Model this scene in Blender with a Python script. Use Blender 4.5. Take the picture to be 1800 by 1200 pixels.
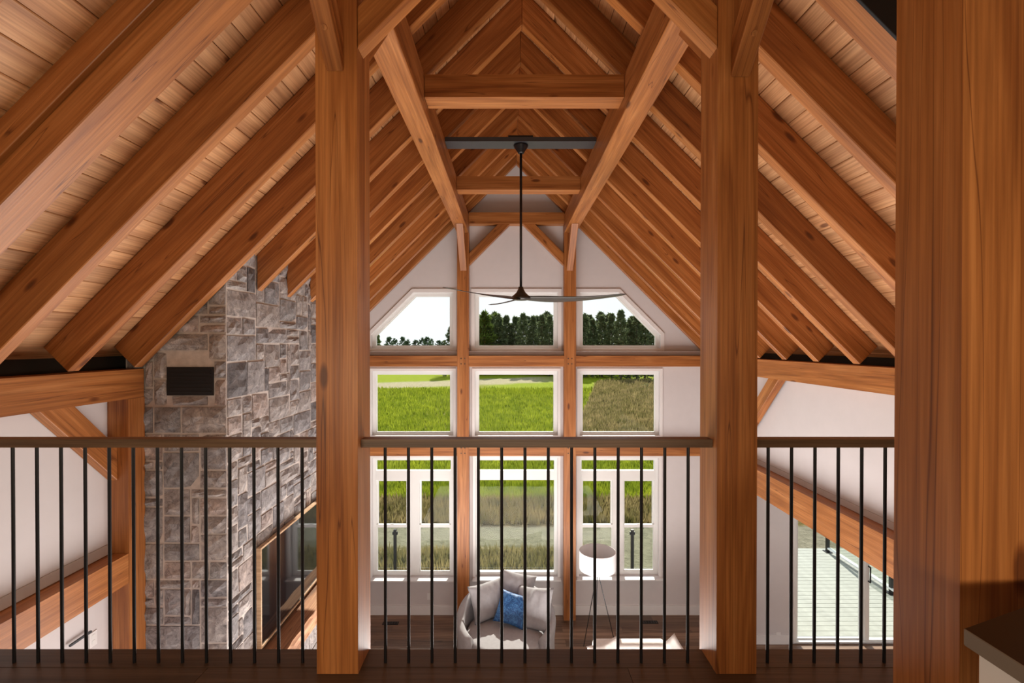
import bpy, bmesh, math, random
from mathutils import Vector, Matrix, noise
from mathutils.geometry import tessellate_polygon
R = math.radians
E = 1.468            # eye height above the loft floor (loft floor is z = 0)
FL = E - 4.616       # main floor level
XC = 0.12            # ridge line
for o in list(bpy.data.objects): bpy.data.objects.remove(o, do_unlink=True)
C = bpy.context.scene.collection
rnd = random.Random(7)

# ------------------------------------------------------------ camera, world, sun, lights, exposure
cam_d = bpy.data.cameras.new('camera'); cam = bpy.data.objects.new('camera', cam_d); C.objects.link(cam)
cam.location = (0, 0, E); cam.rotation_euler = (R(90 - 0.4), 0, 0)
cam_d.sensor_width = 36; cam_d.lens = 17.0; cam_d.clip_start = 0.05; cam_d.clip_end = 2000
cam_d.shift_x = 5 / 1800; cam_d.shift_y = 9 / 1800
bpy.context.scene.camera = cam
vs = bpy.context.scene.view_settings
vs.view_transform = 'Standard'; vs.look = 'None'; vs.gamma = 1; vs.exposure = 0.0; vs.use_curve_mapping = False

w = bpy.data.worlds.new('sky'); bpy.context.scene.world = w; w.use_nodes = True
nt = w.node_tree; nt.nodes.clear()
tc = nt.nodes.new('ShaderNodeTexCoord'); sp = nt.nodes.new('ShaderNodeSeparateXYZ')
rp = nt.nodes.new('ShaderNodeValToRGB'); bg = nt.nodes.new('ShaderNodeBackground'); ou = nt.nodes.new('ShaderNodeOutputWorld')
nz = nt.nodes.new('ShaderNodeTexNoise'); nz.inputs['Scale'].default_value = 3.0; nz.inputs['Detail'].default_value = 6
mx = nt.nodes.new('ShaderNodeMixRGB'); mx.blend_type = 'MIX'; mx.inputs['Fac'].default_value = 0.4
rp2 = nt.nodes.new('ShaderNodeValToRGB')
rp.color_ramp.elements[0].position = 0.0; rp.color_ramp.elements[0].color = (0.97, 0.98, 1.0, 1)
rp.color_ramp.elements[1].position = 0.9; rp.color_ramp.elements[1].color = (0.55, 0.74, 1.0, 1)
e = rp.color_ramp.elements.new(0.25); e.color = (0.90, 0.96, 1.0, 1)
rp2.color_ramp.elements[0].position = 0.35; rp2.color_ramp.elements[0].color = (0.80, 0.92, 1.0, 1)
rp2.color_ramp.elements[1].position = 0.6; rp2.color_ramp.elements[1].color = (1.0, 1.0, 1.0, 1)
L = nt.links.new
L(tc.outputs['Generated'], sp.inputs[0]); L(sp.outputs['Z'], rp.inputs['Fac'])
L(tc.outputs['Generated'], nz.inputs['Vector']); L(nz.outputs['Fac'], rp2.inputs['Fac'])
L(rp.outputs['Color'], mx.inputs['Color1']); L(rp2.outputs['Color'], mx.inputs['Color2'])
L(mx.outputs['Color'], bg.inputs['Color']); bg.inputs['Strength'].default_value = 1.15
L(bg.outputs['Background'], ou.inputs['Surface'])

def light(name, kind, loc, rot, energy, color, size=None, size_y=None, portal=False):
    d = bpy.data.lights.new(name, kind); o = bpy.data.objects.new(name, d); C.objects.link(o)
    o.location = loc; o.rotation_euler = rot; d.energy = energy; d.color = color
    if kind == 'AREA':
        d.shape = 'RECTANGLE'; d.size = size; d.size_y = size_y or size
        if portal: d.cycles.is_portal = True
    return o
sun_dir = Vector((-0.12, -0.88, -0.69))
s = light('sun', 'SUN', (0, 30, 30), (0, 0, 0), 9.0, (1.0, 0.94, 0.84))
s.rotation_euler = sun_dir.to_track_quat('-Z', 'Y').to_euler(); s.data.angle = R(0.6)
light('living_room_fill', 'AREA', (0.15, 4.9, FL + 0.6), (R(180), 0, 0), 370, (1.0, 0.94, 0.90), 4.2, 3.7)  # added up-facing fill standing in for floor bounce, no fixture
light('loft_fill', 'AREA', (0.0, -1.1, 0.72), (R(180), 0, 0), 16, (1.0, 0.84, 0.62), 3.0, 1.4)  # unseen fill added behind the camera, aimed up at the roof
light('post_front_fill', 'AREA', (-0.3, -1.0, 1.11), (R(90), 0, 0), 56, (1.0, 0.84, 0.62), 3.6, 0.20)  # added strip of fill that brightens the post fronts, no fitting
light('under_loft_fill', 'AREA', (0.2, 1.2, -0.36), (0, 0, 0), 110, (1.0, 0.92, 0.86), 4.0, 1.4)  # added downward fill for the lower level, no fixture

# ------------------------------------------------------------ materials
def new_mat(name):
    m = bpy.data.materials.new(name); m.use_nodes = True
    n = m.node_tree; n.nodes.clear()
    o = n.nodes.new('ShaderNodeOutputMaterial'); b = n.nodes.new('ShaderNodeBsdfPrincipled')
    n.links.new(b.outputs[0], o.inputs['Surface'])
    return m, n, b
def nd(n, t, **k):
    x = n.nodes.new(t)
    for a, v in k.items():
        if a.startswith('i_'):
            x.inputs[a[2:].replace('_', ' ')].default_value = v
        else: setattr(x, a, v)
    return x
def ramp(n, stops):
    r = n.nodes.new('ShaderNodeValToRGB'); cr = r.color_ramp
    cr.elements[0].position = stops[0][0]; cr.elements[0].color = (*stops[0][1], 1)
    cr.elements[1].position = stops[-1][0]; cr.elements[1].color = (*stops[-1][1], 1)
    for p, c in stops[1:-1]:
        q = cr.elements.new(p); q.color = (*c, 1)
    return r
def plain(name, col, rough=0.6, metal=0.0, var=0.06, bump=0.0, scale=8, spec=0.5):
    m, n, b = new_mat(name)
    t = nd(n, 'ShaderNodeTexCoord'); z = nd(n, 'ShaderNodeTexNoise', i_Scale=scale, i_Detail=5.0)
    n.links.new(t.outputs['Object'], z.inputs['Vector'])
    lo = [max(0, c * (1 - var)) for c in col]; hi = [min(1, c * (1 + var)) for c in col]
    r = ramp(n, [(0.3, lo), (0.7, hi)]); n.links.new(z.outputs['Fac'], r.inputs['Fac'])
    n.links.new(r.outputs['Color'], b.inputs['Base Color'])
    b.inputs['Roughness'].default_value = rough; b.inputs['Metallic'].default_value = metal
    b.inputs['Specular IOR Level'].default_value = spec
    if bump:
        z2 = nd(n, 'ShaderNodeTexNoise', i_Scale=scale * 12, i_Detail=4.0); n.links.new(t.outputs['Object'], z2.inputs['Vector'])
        bp = nd(n, 'ShaderNodeBump', i_Strength=bump, i_Distance=0.004); n.links.new(z2.outputs['Fac'], bp.inputs['Height'])
        n.links.new(bp.outputs[0], b.inputs['Normal'])
    return m
def wood(name, dark, mid, light_, rough=0.45, knots=True, cracks=True, bump=0.25, rowvar=0.12):
    """grain runs along the local x axis"""
    m, n, b = new_mat(name); lk = n.links.new
    t = nd(n, 'ShaderNodeTexCoord'); oi = nd(n, 'ShaderNodeObjectInfo')
    mu = nd(n, 'ShaderNodeMath', operation='MULTIPLY'); mu.inputs[1].default_value = 37.0; lk(oi.outputs['Random'], mu.inputs[0])
    ad = nd(n, 'ShaderNodeVectorMath', operation='ADD'); lk(t.outputs['Object'], ad.inputs[0]); lk(mu.outputs[0], ad.inputs[1])
    def mapped(sc):
        mp = nd(n, 'ShaderNodeMapping'); mp.inputs['Scale'].default_value = sc; lk(ad.outputs[0], mp.inputs['Vector']); return mp.outputs[0]
    n1 = nd(n, 'ShaderNodeTexNoise', i_Scale=1.0, i_Detail=5.0, i_Distortion=1.2); lk(mapped((0.7, 11, 11)), n1.inputs['Vector'])
    n2 = nd(n, 'ShaderNodeTexNoise', i_Scale=1.0, i_Detail=3.0); lk(mapped((2.0, 95, 95)), n2.inputs['Vector'])
    r = ramp(n, [(0.28, dark), (0.5, mid), (0.75, light_)]); lk(n1.outputs['Fac'], r.inputs['Fac'])
    r2 = ramp(n, [(0.3, (0.66, 0.60, 0.54)), (0.68, (1.16, 1.16, 1.16))]); lk(n2.outputs['Fac'], r2.inputs['Fac'])
    mxx = nd(n, 'ShaderNodeMixRGB', blend_type='MULTIPLY'); mxx.inputs['Fac'].default_value = 0.8
    lk(r.outputs['Color'], mxx.inputs['Color1']); lk(r2.outputs['Color'], mxx.inputs['Color2'])
    col = mxx.outputs['Color']
    if knots:
        v = nd(n, 'ShaderNodeTexVoronoi', i_Scale=1.0); lk(mapped((1.7, 5.2, 5.2)), v.inputs['Vector'])
        rk = ramp(n, [(0.06, (0.22, 0.13, 0.09)), (0.085, (0.5, 0.38, 0.3)), (0.12, (1, 1, 1))]); lk(v.outputs['Distance'], rk.inputs['Fac'])
        mk = nd(n, 'ShaderNodeMixRGB', blend_type='MULTIPLY'); mk.inputs['Fac'].default_value = 0.85
        lk(col, mk.inputs['Color1']); lk(rk.outputs['Color'], mk.inputs['Color2']); col = mk.outputs['Color']
    if cracks:
        n3 = nd(n, 'ShaderNodeTexNoise', i_Scale=1.0, i_Detail=1.0); lk(mapped((0.4, 15, 15)), n3.inputs['Vector'])
        rc = ramp(n, [(0.424, (1, 1, 1)), (0.430, (0.22, 0.12, 0.08)), (0.436, (1, 1, 1))]); lk(n3.outputs['Fac'], rc.inputs['Fac'])
        mc = nd(n, 'ShaderNodeMixRGB', blend_type='MULTIPLY'); mc.inputs['Fac'].default_value = 0.8
        lk(col, mc.inputs['Color1']); lk(rc.outputs['Color'], mc.inputs['Color2']); col = mc.outputs['Color']
    # whole-piece variation
    hv = nd(n, 'ShaderNodeHueSaturation'); mr = nd(n, 'ShaderNodeMapRange')
    mr.inputs['To Min'].default_value = 1 - rowvar; mr.inputs['To Max'].default_value = 1 + rowvar
    lk(oi.outputs['Random'], mr.inputs['Value']); lk(mr.outputs[0], hv.inputs['Value']); lk(col, hv.inputs['Color'])
    lk(hv.outputs['Color'], b.inputs['Base Color'])
    b.inputs['Roughness'].default_value = rough
    bp = nd(n, 'ShaderNodeBump', i_Strength=bump, i_Distance=0.002); lk(n2.outputs['Fac'], bp.inputs['Height']); lk(bp.outputs[0], b.inputs['Normal'])
    return m
M = {}
M['timber'] = wood('stained_timber', (0.25, 0.078, 0.017), (0.39, 0.142, 0.036), (0.52, 0.22, 0.07), rough=0.42)
M['decking'] = wood('pine_decking', (0.43, 0.20, 0.085), (0.56, 0.29, 0.13), (0.66, 0.37, 0.18), rough=0.5, cracks=False, rowvar=0.16)
M['rail_wood'] = wood('rail_wood', (0.10, 0.055, 0.028), (0.15, 0.085, 0.045), (0.2, 0.12, 0.068), rough=0.4, knots=False, cracks=False, rowvar=0.05)
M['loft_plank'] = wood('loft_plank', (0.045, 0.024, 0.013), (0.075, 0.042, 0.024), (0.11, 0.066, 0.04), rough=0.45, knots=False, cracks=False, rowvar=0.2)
M['floor_plank'] = wood('floor_plank', (0.12, 0.065, 0.038), (0.20, 0.12, 0.075), (0.32, 0.21, 0.14), rough=0.4, knots=True, cracks=False, rowvar=0.35)
M['mantel'] = wood('rough_mantel', (0.16, 0.07, 0.03), (0.38, 0.18, 0.085), (0.6, 0.34, 0.17), rough=0.8, bump=0.8)
M['frame_wood'] = wood('pale_frame_wood', (0.4, 0.26, 0.15), (0.5, 0.33, 0.2), (0.58, 0.4, 0.26), knots=False, cracks=False)
M['wall'] = plain('white_wall', (0.66, 0.63, 0.635), 0.85, var=0.015, bump=0.05, spec=0.2)
M['trim'] = plain('white_trim', (0.80, 0.79, 0.79), 0.45, var=0.01)
M['vinyl'] = plain('window_vinyl', (0.80, 0.81, 0.80), 0.35, var=0.01)
M['taupe'] = plain('ledge_shade_tone', (0.50, 0.45, 0.43), 0.7, var=0.03)  # darker than the wall, its shade put into the colour
M['black_metal'] = plain('black_metal', (0.012, 0.011, 0.013), 0.35, 0.3, var=0.1)
M['steel'] = plain('painted_steel', (0.075, 0.08, 0.09), 0.4, 0.5, var=0.05)
M['fan'] = plain('fan_bronze', (0.045, 0.040, 0.036), 0.35, 0.4, var=0.1)
M['black'] = plain('matte_black', (0.006, 0.005, 0.006), 0.7, var=0.1)
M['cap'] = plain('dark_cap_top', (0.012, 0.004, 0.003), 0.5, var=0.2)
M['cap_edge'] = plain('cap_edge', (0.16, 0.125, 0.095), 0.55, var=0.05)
M['mortar'] = plain('mortar', (0.56, 0.50, 0.46), 0.95, var=0.12, bump=0.5, scale=20)
M['grey_fabric'] = plain('grey_fabric', (0.36, 0.35, 0.36), 0.95, var=0.05, bump=0.4, scale=25, spec=0.1)
M['pillow_grey'] = plain('grey_pillow_fabric', (0.34, 0.33, 0.34), 0.95, var=0.06, bump=0.4, scale=20, spec=0.1)
M['cream_fabric'] = plain('cream_fabric', (0.76, 0.73, 0.69), 0.95, var=0.05, bump=0.4, scale=25, spec=0.1)
M['lamp_shade'] = plain('linen_shade', (0.78, 0.77, 0.79), 0.9, var=0.02, spec=0.1)
M['deck_out'] = plain('weathered_deck', (0.29, 0.30, 0.265), 0.8, var=0.12, bump=0.3, scale=6)
M['gap'] = plain('dark_gap', (0.02, 0.018, 0.015), 0.9)
M['bark'] = plain('pine_bark', (0.07, 0.05, 0.035), 0.95, var=0.3)
M['screen'] = plain('tv_glass', (0.006, 0.006, 0.007), 0.04, var=0.0, spec=1.0)
def blue_mat():
    m, n, b = new_mat('blue_damask'); lk = n.links.new
    t = nd(n, 'ShaderNodeTexCoord')
    z = nd(n, 'ShaderNodeTexNoise', i_Scale=9.0, i_Detail=2.0, i_Distortion=3.0); lk(t.outputs['Object'], z.inputs['Vector'])
    r = ramp(n, [(0.40, (0.012, 0.065, 0.20)), (0.48, (0.03, 0.13, 0.34)), (0.5, (0.10, 0.27, 0.5)), (0.52, (0.03, 0.13, 0.34)), (0.62, (0.012, 0.065, 0.20))])
    lk(z.outputs['Fac'], r.inputs['Fac']); lk(r.outputs['Color'], b.inputs['Base Color']); b.inputs['Roughness'].default_value = 0.6
    bp = nd(n, 'ShaderNodeBump', i_Strength=0.5, i_Distance=0.004); lk(z.outputs['Fac'], bp.inputs['Height']); lk(bp.outputs[0], b.inputs['Normal'])
    return m
M['blue'] = blue_mat()
def stone_mat():
    m, n, b = new_mat('ashlar_stone'); lk = n.links.new
    t = nd(n, 'ShaderNodeTexCoord'); oi = nd(n, 'ShaderNodeObjectInfo'); ge = nd(n, 'ShaderNodeNewGeometry')
    base = ramp(n, [(0.0, (0.37, 0.335, 0.32)), (0.2, (0.30, 0.285, 0.285)), (0.34, (0.41, 0.37, 0.35)), (0.5, (0.34, 0.32, 0.32)),
                    (0.64, (0.42, 0.35, 0.32)), (0.74, (0.27, 0.255, 0.26)), (0.86, (0.37, 0.335, 0.32)), (0.95, (0.17, 0.16, 0.165)), (1.0, (0.40, 0.30, 0.26))])
    base.color_ramp.interpolation = 'CONSTANT'
    at = nd(n, 'ShaderNodeAttribute', attribute_name='tone')
    mr = nd(n, 'ShaderNodeMath', operation='ADD'); lk(oi.outputs['Random'], mr.inputs[0]); lk(at.outputs['Fac'], mr.inputs[1])
    fr = nd(n, 'ShaderNodeMath', operation='FRACT'); lk(mr.outputs[0], fr.inputs[0]); lk(fr.outputs[0], base.inputs['Fac'])
    ad = nd(n, 'ShaderNodeVectorMath', operation='ADD'); lk(t.outputs['Object'], ad.inputs[0])
    mu = nd(n, 'ShaderNodeMath', operation='MULTIPLY'); mu.inputs[1].default_value = 53.0; lk(fr.outputs[0], mu.inputs[0]); lk(mu.outputs[0], ad.inputs[1])
    z = nd(n, 'ShaderNodeTexNoise', i_Scale=13.0, i_Detail=9.0, i_Roughness=0.78, i_Distortion=0.7); lk(ad.outputs[0], z.inputs['Vector'])
    r = ramp(n, [(0.32, (0.26, 0.25, 0.26)), (0.43, (0.72, 0.71, 0.72)), (0.54, (1.0, 1.0, 1.0)), (0.70, (1.75, 1.68, 1.62))]); lk(z.outputs['Fac'], r.inputs['Fac'])
    mm = nd(n, 'ShaderNodeMixRGB', blend_type='MULTIPLY'); mm.inputs['Fac'].default_value = 1.0
    lk(base.outputs['Color'], mm.inputs['Color1']); lk(r.outputs['Color'], mm.inputs['Color2'])
    # dark veins
    z2 = nd(n, 'ShaderNodeTexNoise', i_Scale=5.0, i_Detail=5.0, i_Distortion=2.5); lk(ad.outputs[0], z2.inputs['Vector'])
    r2 = ramp(n, [(0.475, (1, 1, 1)), (0.49, (0.42, 0.40, 0.42)), (0.505, (1, 1, 1))]); lk(z2.outputs['Fac'], r2.inputs['Fac'])
    m2 = nd(n, 'ShaderNodeMixRGB', blend_type='MULTIPLY'); m2.inputs['Fac'].default_value = 0.8
    lk(mm.outputs['Color'], m2.inputs['Color1']); lk(r2.outputs['Color'], m2.inputs['Color2'])
    lk(m2.outputs['Color'], b.inputs['Base Color']); b.inputs['Roughness'].default_value = 0.85
    bp = nd(n, 'ShaderNodeBump', i_Strength=0.8, i_Distance=0.02); lk(z.outputs['Fac'], bp.inputs['Height']); lk(bp.outputs[0], b.inputs['Normal'])
    return m
M['stone'] = stone_mat()
def glass_mat(name, tint, refl=1.0, sky_haze=0.0):
    m = bpy.data.materials.new(name); m.use_nodes = True; n = m.node_tree; n.nodes.clear(); lk = n.links.new
    o = nd(n, 'ShaderNodeOutputMaterial'); tr = nd(n, 'ShaderNodeBsdfTransparent'); gl = nd(n, 'ShaderNodeBsdfGlossy')
    tr.inputs['Color'].default_value = (*tint, 1); gl.inputs['Roughness'].default_value = 0.02
    fr = nd(n, 'ShaderNodeFresnel', i_IOR=1.35); mu = nd(n, 'ShaderNodeMath', operation='MULTIPLY'); mu.inputs[1].default_value = refl
    lk(fr.outputs[0], mu.inputs[0]); mix = nd(n, 'ShaderNodeMixShader'); lk(mu.outputs[0], mix.inputs[0]); lk(tr.outputs[0], mix.inputs[1]); lk(gl.outputs[0], mix.inputs[2])
    out = mix.outputs[0]
    if sky_haze:
        df = nd(n, 'ShaderNodeBsdfDiffuse'); df.inputs['Color'].default_value = (0.6, 0.62, 0.52, 1)  # pale sky reflection put in as a diffuse veil
        m2 = nd(n, 'ShaderNodeMixShader'); m2.inputs[0].default_value = sky_haze; lk(out, m2.inputs[1]); lk(df.outputs[0], m2.inputs[2]); out = m2.outputs[0]
    lk(out, o.inputs['Surface']); return m
M['glass'] = glass_mat('window_glass', (0.97, 0.98, 0.97), refl=0.35)
M['guard_glass'] = glass_mat('guard_glass', (0.95, 0.97, 0.93), refl=0.4, sky_haze=0.025)
def foliage(name, a, b_):
    m, n, b = new_mat(name); lk = n.links.new
    t = nd(n, 'ShaderNodeTexCoord'); z = nd(n, 'ShaderNodeTexNoise', i_Scale=0.9, i_Detail=9.0, i_Roughness=0.7); lk(t.outputs['Object'], z.inputs['Vector'])
    r = ramp(n, [(0.35, a), (0.65, b_)]); lk(z.outputs['Fac'], r.inputs['Fac']); lk(r.outputs['Color'], b.inputs['Base Color'])
    b.inputs['Roughness'].default_value = 0.9; b.inputs['Specular IOR Level'].default_value = 0.15
    out = [q for q in n.nodes if q.type == 'OUTPUT_MATERIAL'][0]
    tl = nd(n, 'ShaderNodeBsdfTranslucent'); lk(r.outputs['Color'], tl.inputs['Color'])
    ms = nd(n, 'ShaderNodeMixShader'); ms.inputs[0].default_value = 0.45; lk(b.outputs[0], ms.inputs[1]); lk(tl.outputs[0], ms.inputs[2]); lk(ms.outputs[0], out.inputs['Surface'])
    return m
M['pine'] = foliage('pine_needles', (0.08, 0.11, 0.055), (0.22, 0.26, 0.12))
M['leafy'] = foliage('bright_leaves', (0.06, 0.10, 0.018), (0.16, 0.21, 0.04))
M['far_leaf'] = foliage('far_leaves', (0.06, 0.10, 0.055), (0.11, 0.16, 0.09))
M['grass_green'] = foliage('green_blades', (0.11, 0.16, 0.009), (0.33, 0.37, 0.03))
M['grass_dry'] = foliage('dry_blades', (0.085, 0.085, 0.02), (0.34, 0.26, 0.12))
def ground_mat():
    m, n, b = new_mat('field_ground'); lk = n.links.new
    t = nd(n, 'ShaderNodeTexCoord'); pos = t.outputs['Object']
    z = nd(n, 'ShaderNodeTexNoise', i_Scale=0.35, i_Detail=10.0, i_Roughness=0.7); lk(pos, z.inputs['Vector'])
    zf = nd(n, 'ShaderNodeTexNoise', i_Scale=5.0, i_Detail=6.0, i_Roughness=0.75); lk(pos, zf.inputs['Vector'])
    green = ramp(n, [(0.3, (0.10, 0.15, 0.006)), (0.5, (0.21, 0.26, 0.010)), (0.7, (0.31, 0.34, 0.02))]); lk(zf.outputs['Fac'], green.inputs['Fac'])
    brown = ramp(n, [(0.3, (0.07, 0.065, 0.015)), (0.5, (0.19, 0.14, 0.05)), (0.68, (0.38, 0.31, 0.19))]); lk(zf.outputs['Fac'], brown.inputs['Fac'])
    tan = ramp(n, [(0.3, (0.26, 0.20, 0.12)), (0.7, (0.5, 0.42, 0.33))]); lk(zf.outputs['Fac'], tan.inputs['Fac'])
    grav = ramp(n, [(0.3, (0.17, 0.155, 0.11)), (0.7, (0.32, 0.29, 0.21))]); lk(zf.outputs['Fac'], grav.inputs['Fac'])
    s_ = nd(n, 'ShaderNodeSeparateXYZ'); lk(pos, s_.inputs[0])
    def math_(op, a, b_=None, c=None):
        x = nd(n, 'ShaderNodeMath', operation=op)
        for i, v in enumerate((a, b_, c)):
            if v is None: continue
            if isinstance(v, (int, float)): x.inputs[i].default_value = v
            else: lk(v, x.inputs[i])
        return x.outputs[0]
    wob = math_('MULTIPLY', math_('SUBTRACT', z.outputs['Fac'], 0.5), 14.0)
    X, Y = s_.outputs['X'], s_.outputs['Y']
    def band(v, lo, hi, soft):
        a = nd(n, 'ShaderNodeMapRange'); a.inputs['From Min'].default_value = lo - soft; a.inputs['From Max'].default_value = lo + soft; lk(v, a.inputs['Value'])
        c = nd(n, 'ShaderNodeMapRange'); c.inputs['From Min'].default_value = hi - soft; c.inputs['From Max'].default_value = hi + soft
        c.inputs['To Min'].default_value = 1; c.inputs['To Max'].default_value = 0; lk(v, c.inputs['Value'])
        return math_('MULTIPLY', a.outputs[0], c.outputs[0])
    def mix(fac, a, c):
        q = nd(n, 'ShaderNodeMixRGB'); lk(fac, q.inputs['Fac']); lk(a, q.inputs['Color1']); lk(c, q.inputs['Color2']); return q.outputs['Color']
    Yw = math_('ADD', Y, math_('MULTIPLY', wob, 0.35))
    col = green.outputs['Color']
    # weedy patch at the right, bounded by a slanting edge
    edge = math_('SUBTRACT', X, math_('ADD', math_('MULTIPLY', Y, 0.22), -2.4))
    edge = math_('ADD', edge, math_('MULTIPLY', wob, 0.12))
    far = band(Yw, 24, 66, 1.0)
    pe = nd(n, 'ShaderNodeMapRange'); pe.inputs['From Min'].default_value = -0.5; pe.inputs['From Max'].default_value = 0.5; lk(edge, pe.inputs['Value'])
    col = mix(math_('MULTIPLY', pe.outputs[0], far), col, brown.outputs['Color'])
    # dirt track across the field
    tr = band(math_('ADD', Yw, math_('MULTIPLY', X, -0.5)), 62, 72, 1.5); lf = nd(n, 'ShaderNodeMapRange')
    lf.inputs['From Min'].default_value = 3; lf.inputs['From Max'].default_value = 8; lf.inputs['To Min'].default_value = 1; lf.inputs['To Max'].default_value = 0; lk(X, lf.inputs['Value'])
    col = mix(math_('MULTIPLY', math_('MULTIPLY', tr, lf.outputs[0]), 0.8), col, tan.outputs['Color'])
    # darker weedy lane in the left field
    lane = band(math_('ADD', math_('ADD', X, math_('MULTIPLY', Y, -0.02)), math_('MULTIPLY', wob, 0.2)), -7.0, -4.0, 0.8)
    col = mix(math_('MULTIPLY', math_('MULTIPLY', lane, band(Y, 26, 60, 3)), 0.55), col, brown.outputs['Color'])
    # brown verge close to the house, gravel along the guard rail
    col = mix(band(Yw, 8, 16.2, 0.6), col, brown.outputs['Color'])
    col = mix(band(Y, 12.1, 13.7, 0.1), col, grav.outputs['Color'])
    col = mix(band(Y, 5, 12.3, 0.15), col, mix(band(X, 2.2, 60, 0.2), brown.outputs['Color'], grav.outputs['Color']))
    lk(col, b.inputs['Base Color']); b.inputs['Roughness'].default_value = 0.95; b.inputs['Specular IOR Level'].default_value = 0.05
    bp = nd(n, 'ShaderNodeBump', i_Strength=1.0, i_Distance=0.15); lk(zf.outputs['Fac'], bp.inputs['Height']); lk(bp.outputs[0], b.inputs['Normal'])
    return m
M['ground'] = ground_mat()

# ------------------------------------------------------------ object helpers
WM = {}
def place(o, mat, parent=None):
    WM[o.name] = mat
    if parent is not None:
        o.parent = parent; o.matrix_basis = WM[parent.name].inverted() @ mat
    else: o.matrix_basis = mat
def tag(o, label=None, cat=None, group=None, kind=None):
    if label: o['label'] = label
    if cat: o['category'] = cat
    if group: o['group'] = group
    if kind: o['kind'] = kind
    return o
def thing(name, label, cat, loc=(0, 0, 0), group=None, kind=None):
    o = bpy.data.objects.new(name, None); C.objects.link(o); o.empty_display_size = 0.1
    place(o, Matrix.Translation(loc)); tag(o, label, cat, group, kind); return o
def frame(origin, xdir, up=(0, 0, 1)):
    x = Vector(xdir).normalized(); u = Vector(up)
    if abs(x.dot(u)) > 0.98: u = Vector((0, 1, 0))
    y = u.cross(x).normalized(); z = x.cross(y)
    m = Matrix((x, y, z)).transposed().to_4x4(); m.translation = Vector(origin); return m
def obj(name, bm, mat, parent=None, fr=None, smooth=False):
    """bm is in world space; fr is the object's own frame (grain along its x)"""
    if fr is None: fr = Matrix.Translation(sum((v.co for v in bm.verts), Vector()) / max(1, len(bm.verts)))
    bmesh.ops.transform(bm, matrix=fr.inverted(), verts=bm.verts)
    me = bpy.data.meshes.new(name); bm.normal_update(); bm.to_mesh(me); bm.free()
    if isinstance(mat, (list, tuple)):
        for q in mat: me.materials.append(M[q])
    else: me.materials.append(M[mat])
    if smooth:
        for p in me.polygons: p.use_smooth = True
    o = bpy.data.objects.new(name, me); C.objects.link(o); place(o, fr, parent); return o
def share(src, name, mat4, parent=None):
    o = bpy.data.objects.new(name, src.data); C.objects.link(o); place(o, mat4, parent); return o
def add_box(bm, x0, x1, y0, y1, z0, z1):
    v = [bm.verts.new(p) for p in ((x0, y0, z0), (x1, y0, z0), (x1, y1, z0), (x0, y1, z0), (x0, y0, z1), (x1, y0, z1), (x1, y1, z1), (x0, y1, z1))]
    for f in ((3, 2, 1, 0), (4, 5, 6, 7), (0, 1, 5, 4), (1, 2, 6, 5), (2, 3, 7, 6), (3, 0, 4, 7)): bm.faces.new([v[i] for i in f])
    return v
def bev(bm, w):
    if w: bmesh.ops.bevel(bm, geom=[e for e in bm.edges if e.calc_face_angle(0) > 0.3], offset=w, segments=1, affect='EDGES', clamp_overlap=True)
def box(name, x0, x1, y0, y1, z0, z1, mat, parent=None, bevel=0.004, axis=None):
    bm = bmesh.new(); add_box(bm, x0, x1, y0, y1, z0, z1); bev(bm, bevel)
    d = (x1 - x0, y1 - y0, z1 - z0)
    if axis is None: axis = [(1, 0, 0), (0, 1, 0), (0, 0, 1)][d.index(max(d))]
    return obj(name, bm, mat, parent, frame(((x0 + x1) / 2, (y0 + y1) / 2, (z0 + z1) / 2), axis))
def add_prism(bm, poly, plane, a0, a1):
    def P(u, v, a):
        return {'xz': (u, a, v), 'yz': (a, u, v), 'xy': (u, v, a)}[plane]
    n = len(poly); A = [bm.verts.new(P(u, v, a0)) for u, v in poly]; B = [bm.verts.new(P(u, v, a1)) for u, v in poly]
    bm.faces.new(A); bm.faces.new(B[::-1])
    for i in range(n):
        j = (i + 1) % n; bm.faces.new((A[j], A[i], B[i], B[j]))
    bmesh.ops.recalc_face_normals(bm, faces=bm.faces)
def prism(name, poly, plane, a0, a1, mat, parent=None, axis=None, bevel=0.004):
    bm = bmesh.new(); add_prism(bm, poly, plane, a0, a1); bev(bm, bevel)
    cu = sum(p[0] for p in poly) / len(poly); cv = sum(p[1] for p in poly) / len(poly); a = (a0 + a1) / 2
    c = {'xz': (cu, a, cv), 'yz': (a, cu, cv), 'xy': (cu, cv, a)}[plane]
    return obj(name, bm, mat, parent, frame(c, axis or (1, 0, 0)))
def holed(name, outer, holes, plane, a0, a1, mat, parent=None, kind=None):
    """slab with polygonal holes"""
    def P(u, v, a): return {'xz': (u, a, v), 'yz': (a, u, v), 'xy': (u, v, a)}[plane]
    loops = [outer] + holes
    tri = tessellate_polygon([[Vector((u, v, 0)) for u, v in l] for l in loops])
    flat = [p for l in loops for p in l]; bm = bmesh.new()
    A = [bm.verts.new(P(u, v, a0)) for u, v in flat]; B = [bm.verts.new(P(u, v, a1)) for u, v in flat]
    for t in tri:
        try: bm.faces.new([A[i] for i in t]); bm.faces.new([B[i] for i in reversed(t)])
        except ValueError: pass
    k = 0
    for l in loops:
        for i in range(len(l)):
            j = (i + 1) % len(l); bm.faces.new((A[k + j], A[k + i], B[k + i], B[k + j]))
        k += len(l)
    bmesh.ops.recalc_face_normals(bm, faces=bm.faces)
    o = obj(name, bm, mat, parent)
    if kind: o['kind'] = kind
    return o
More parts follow.
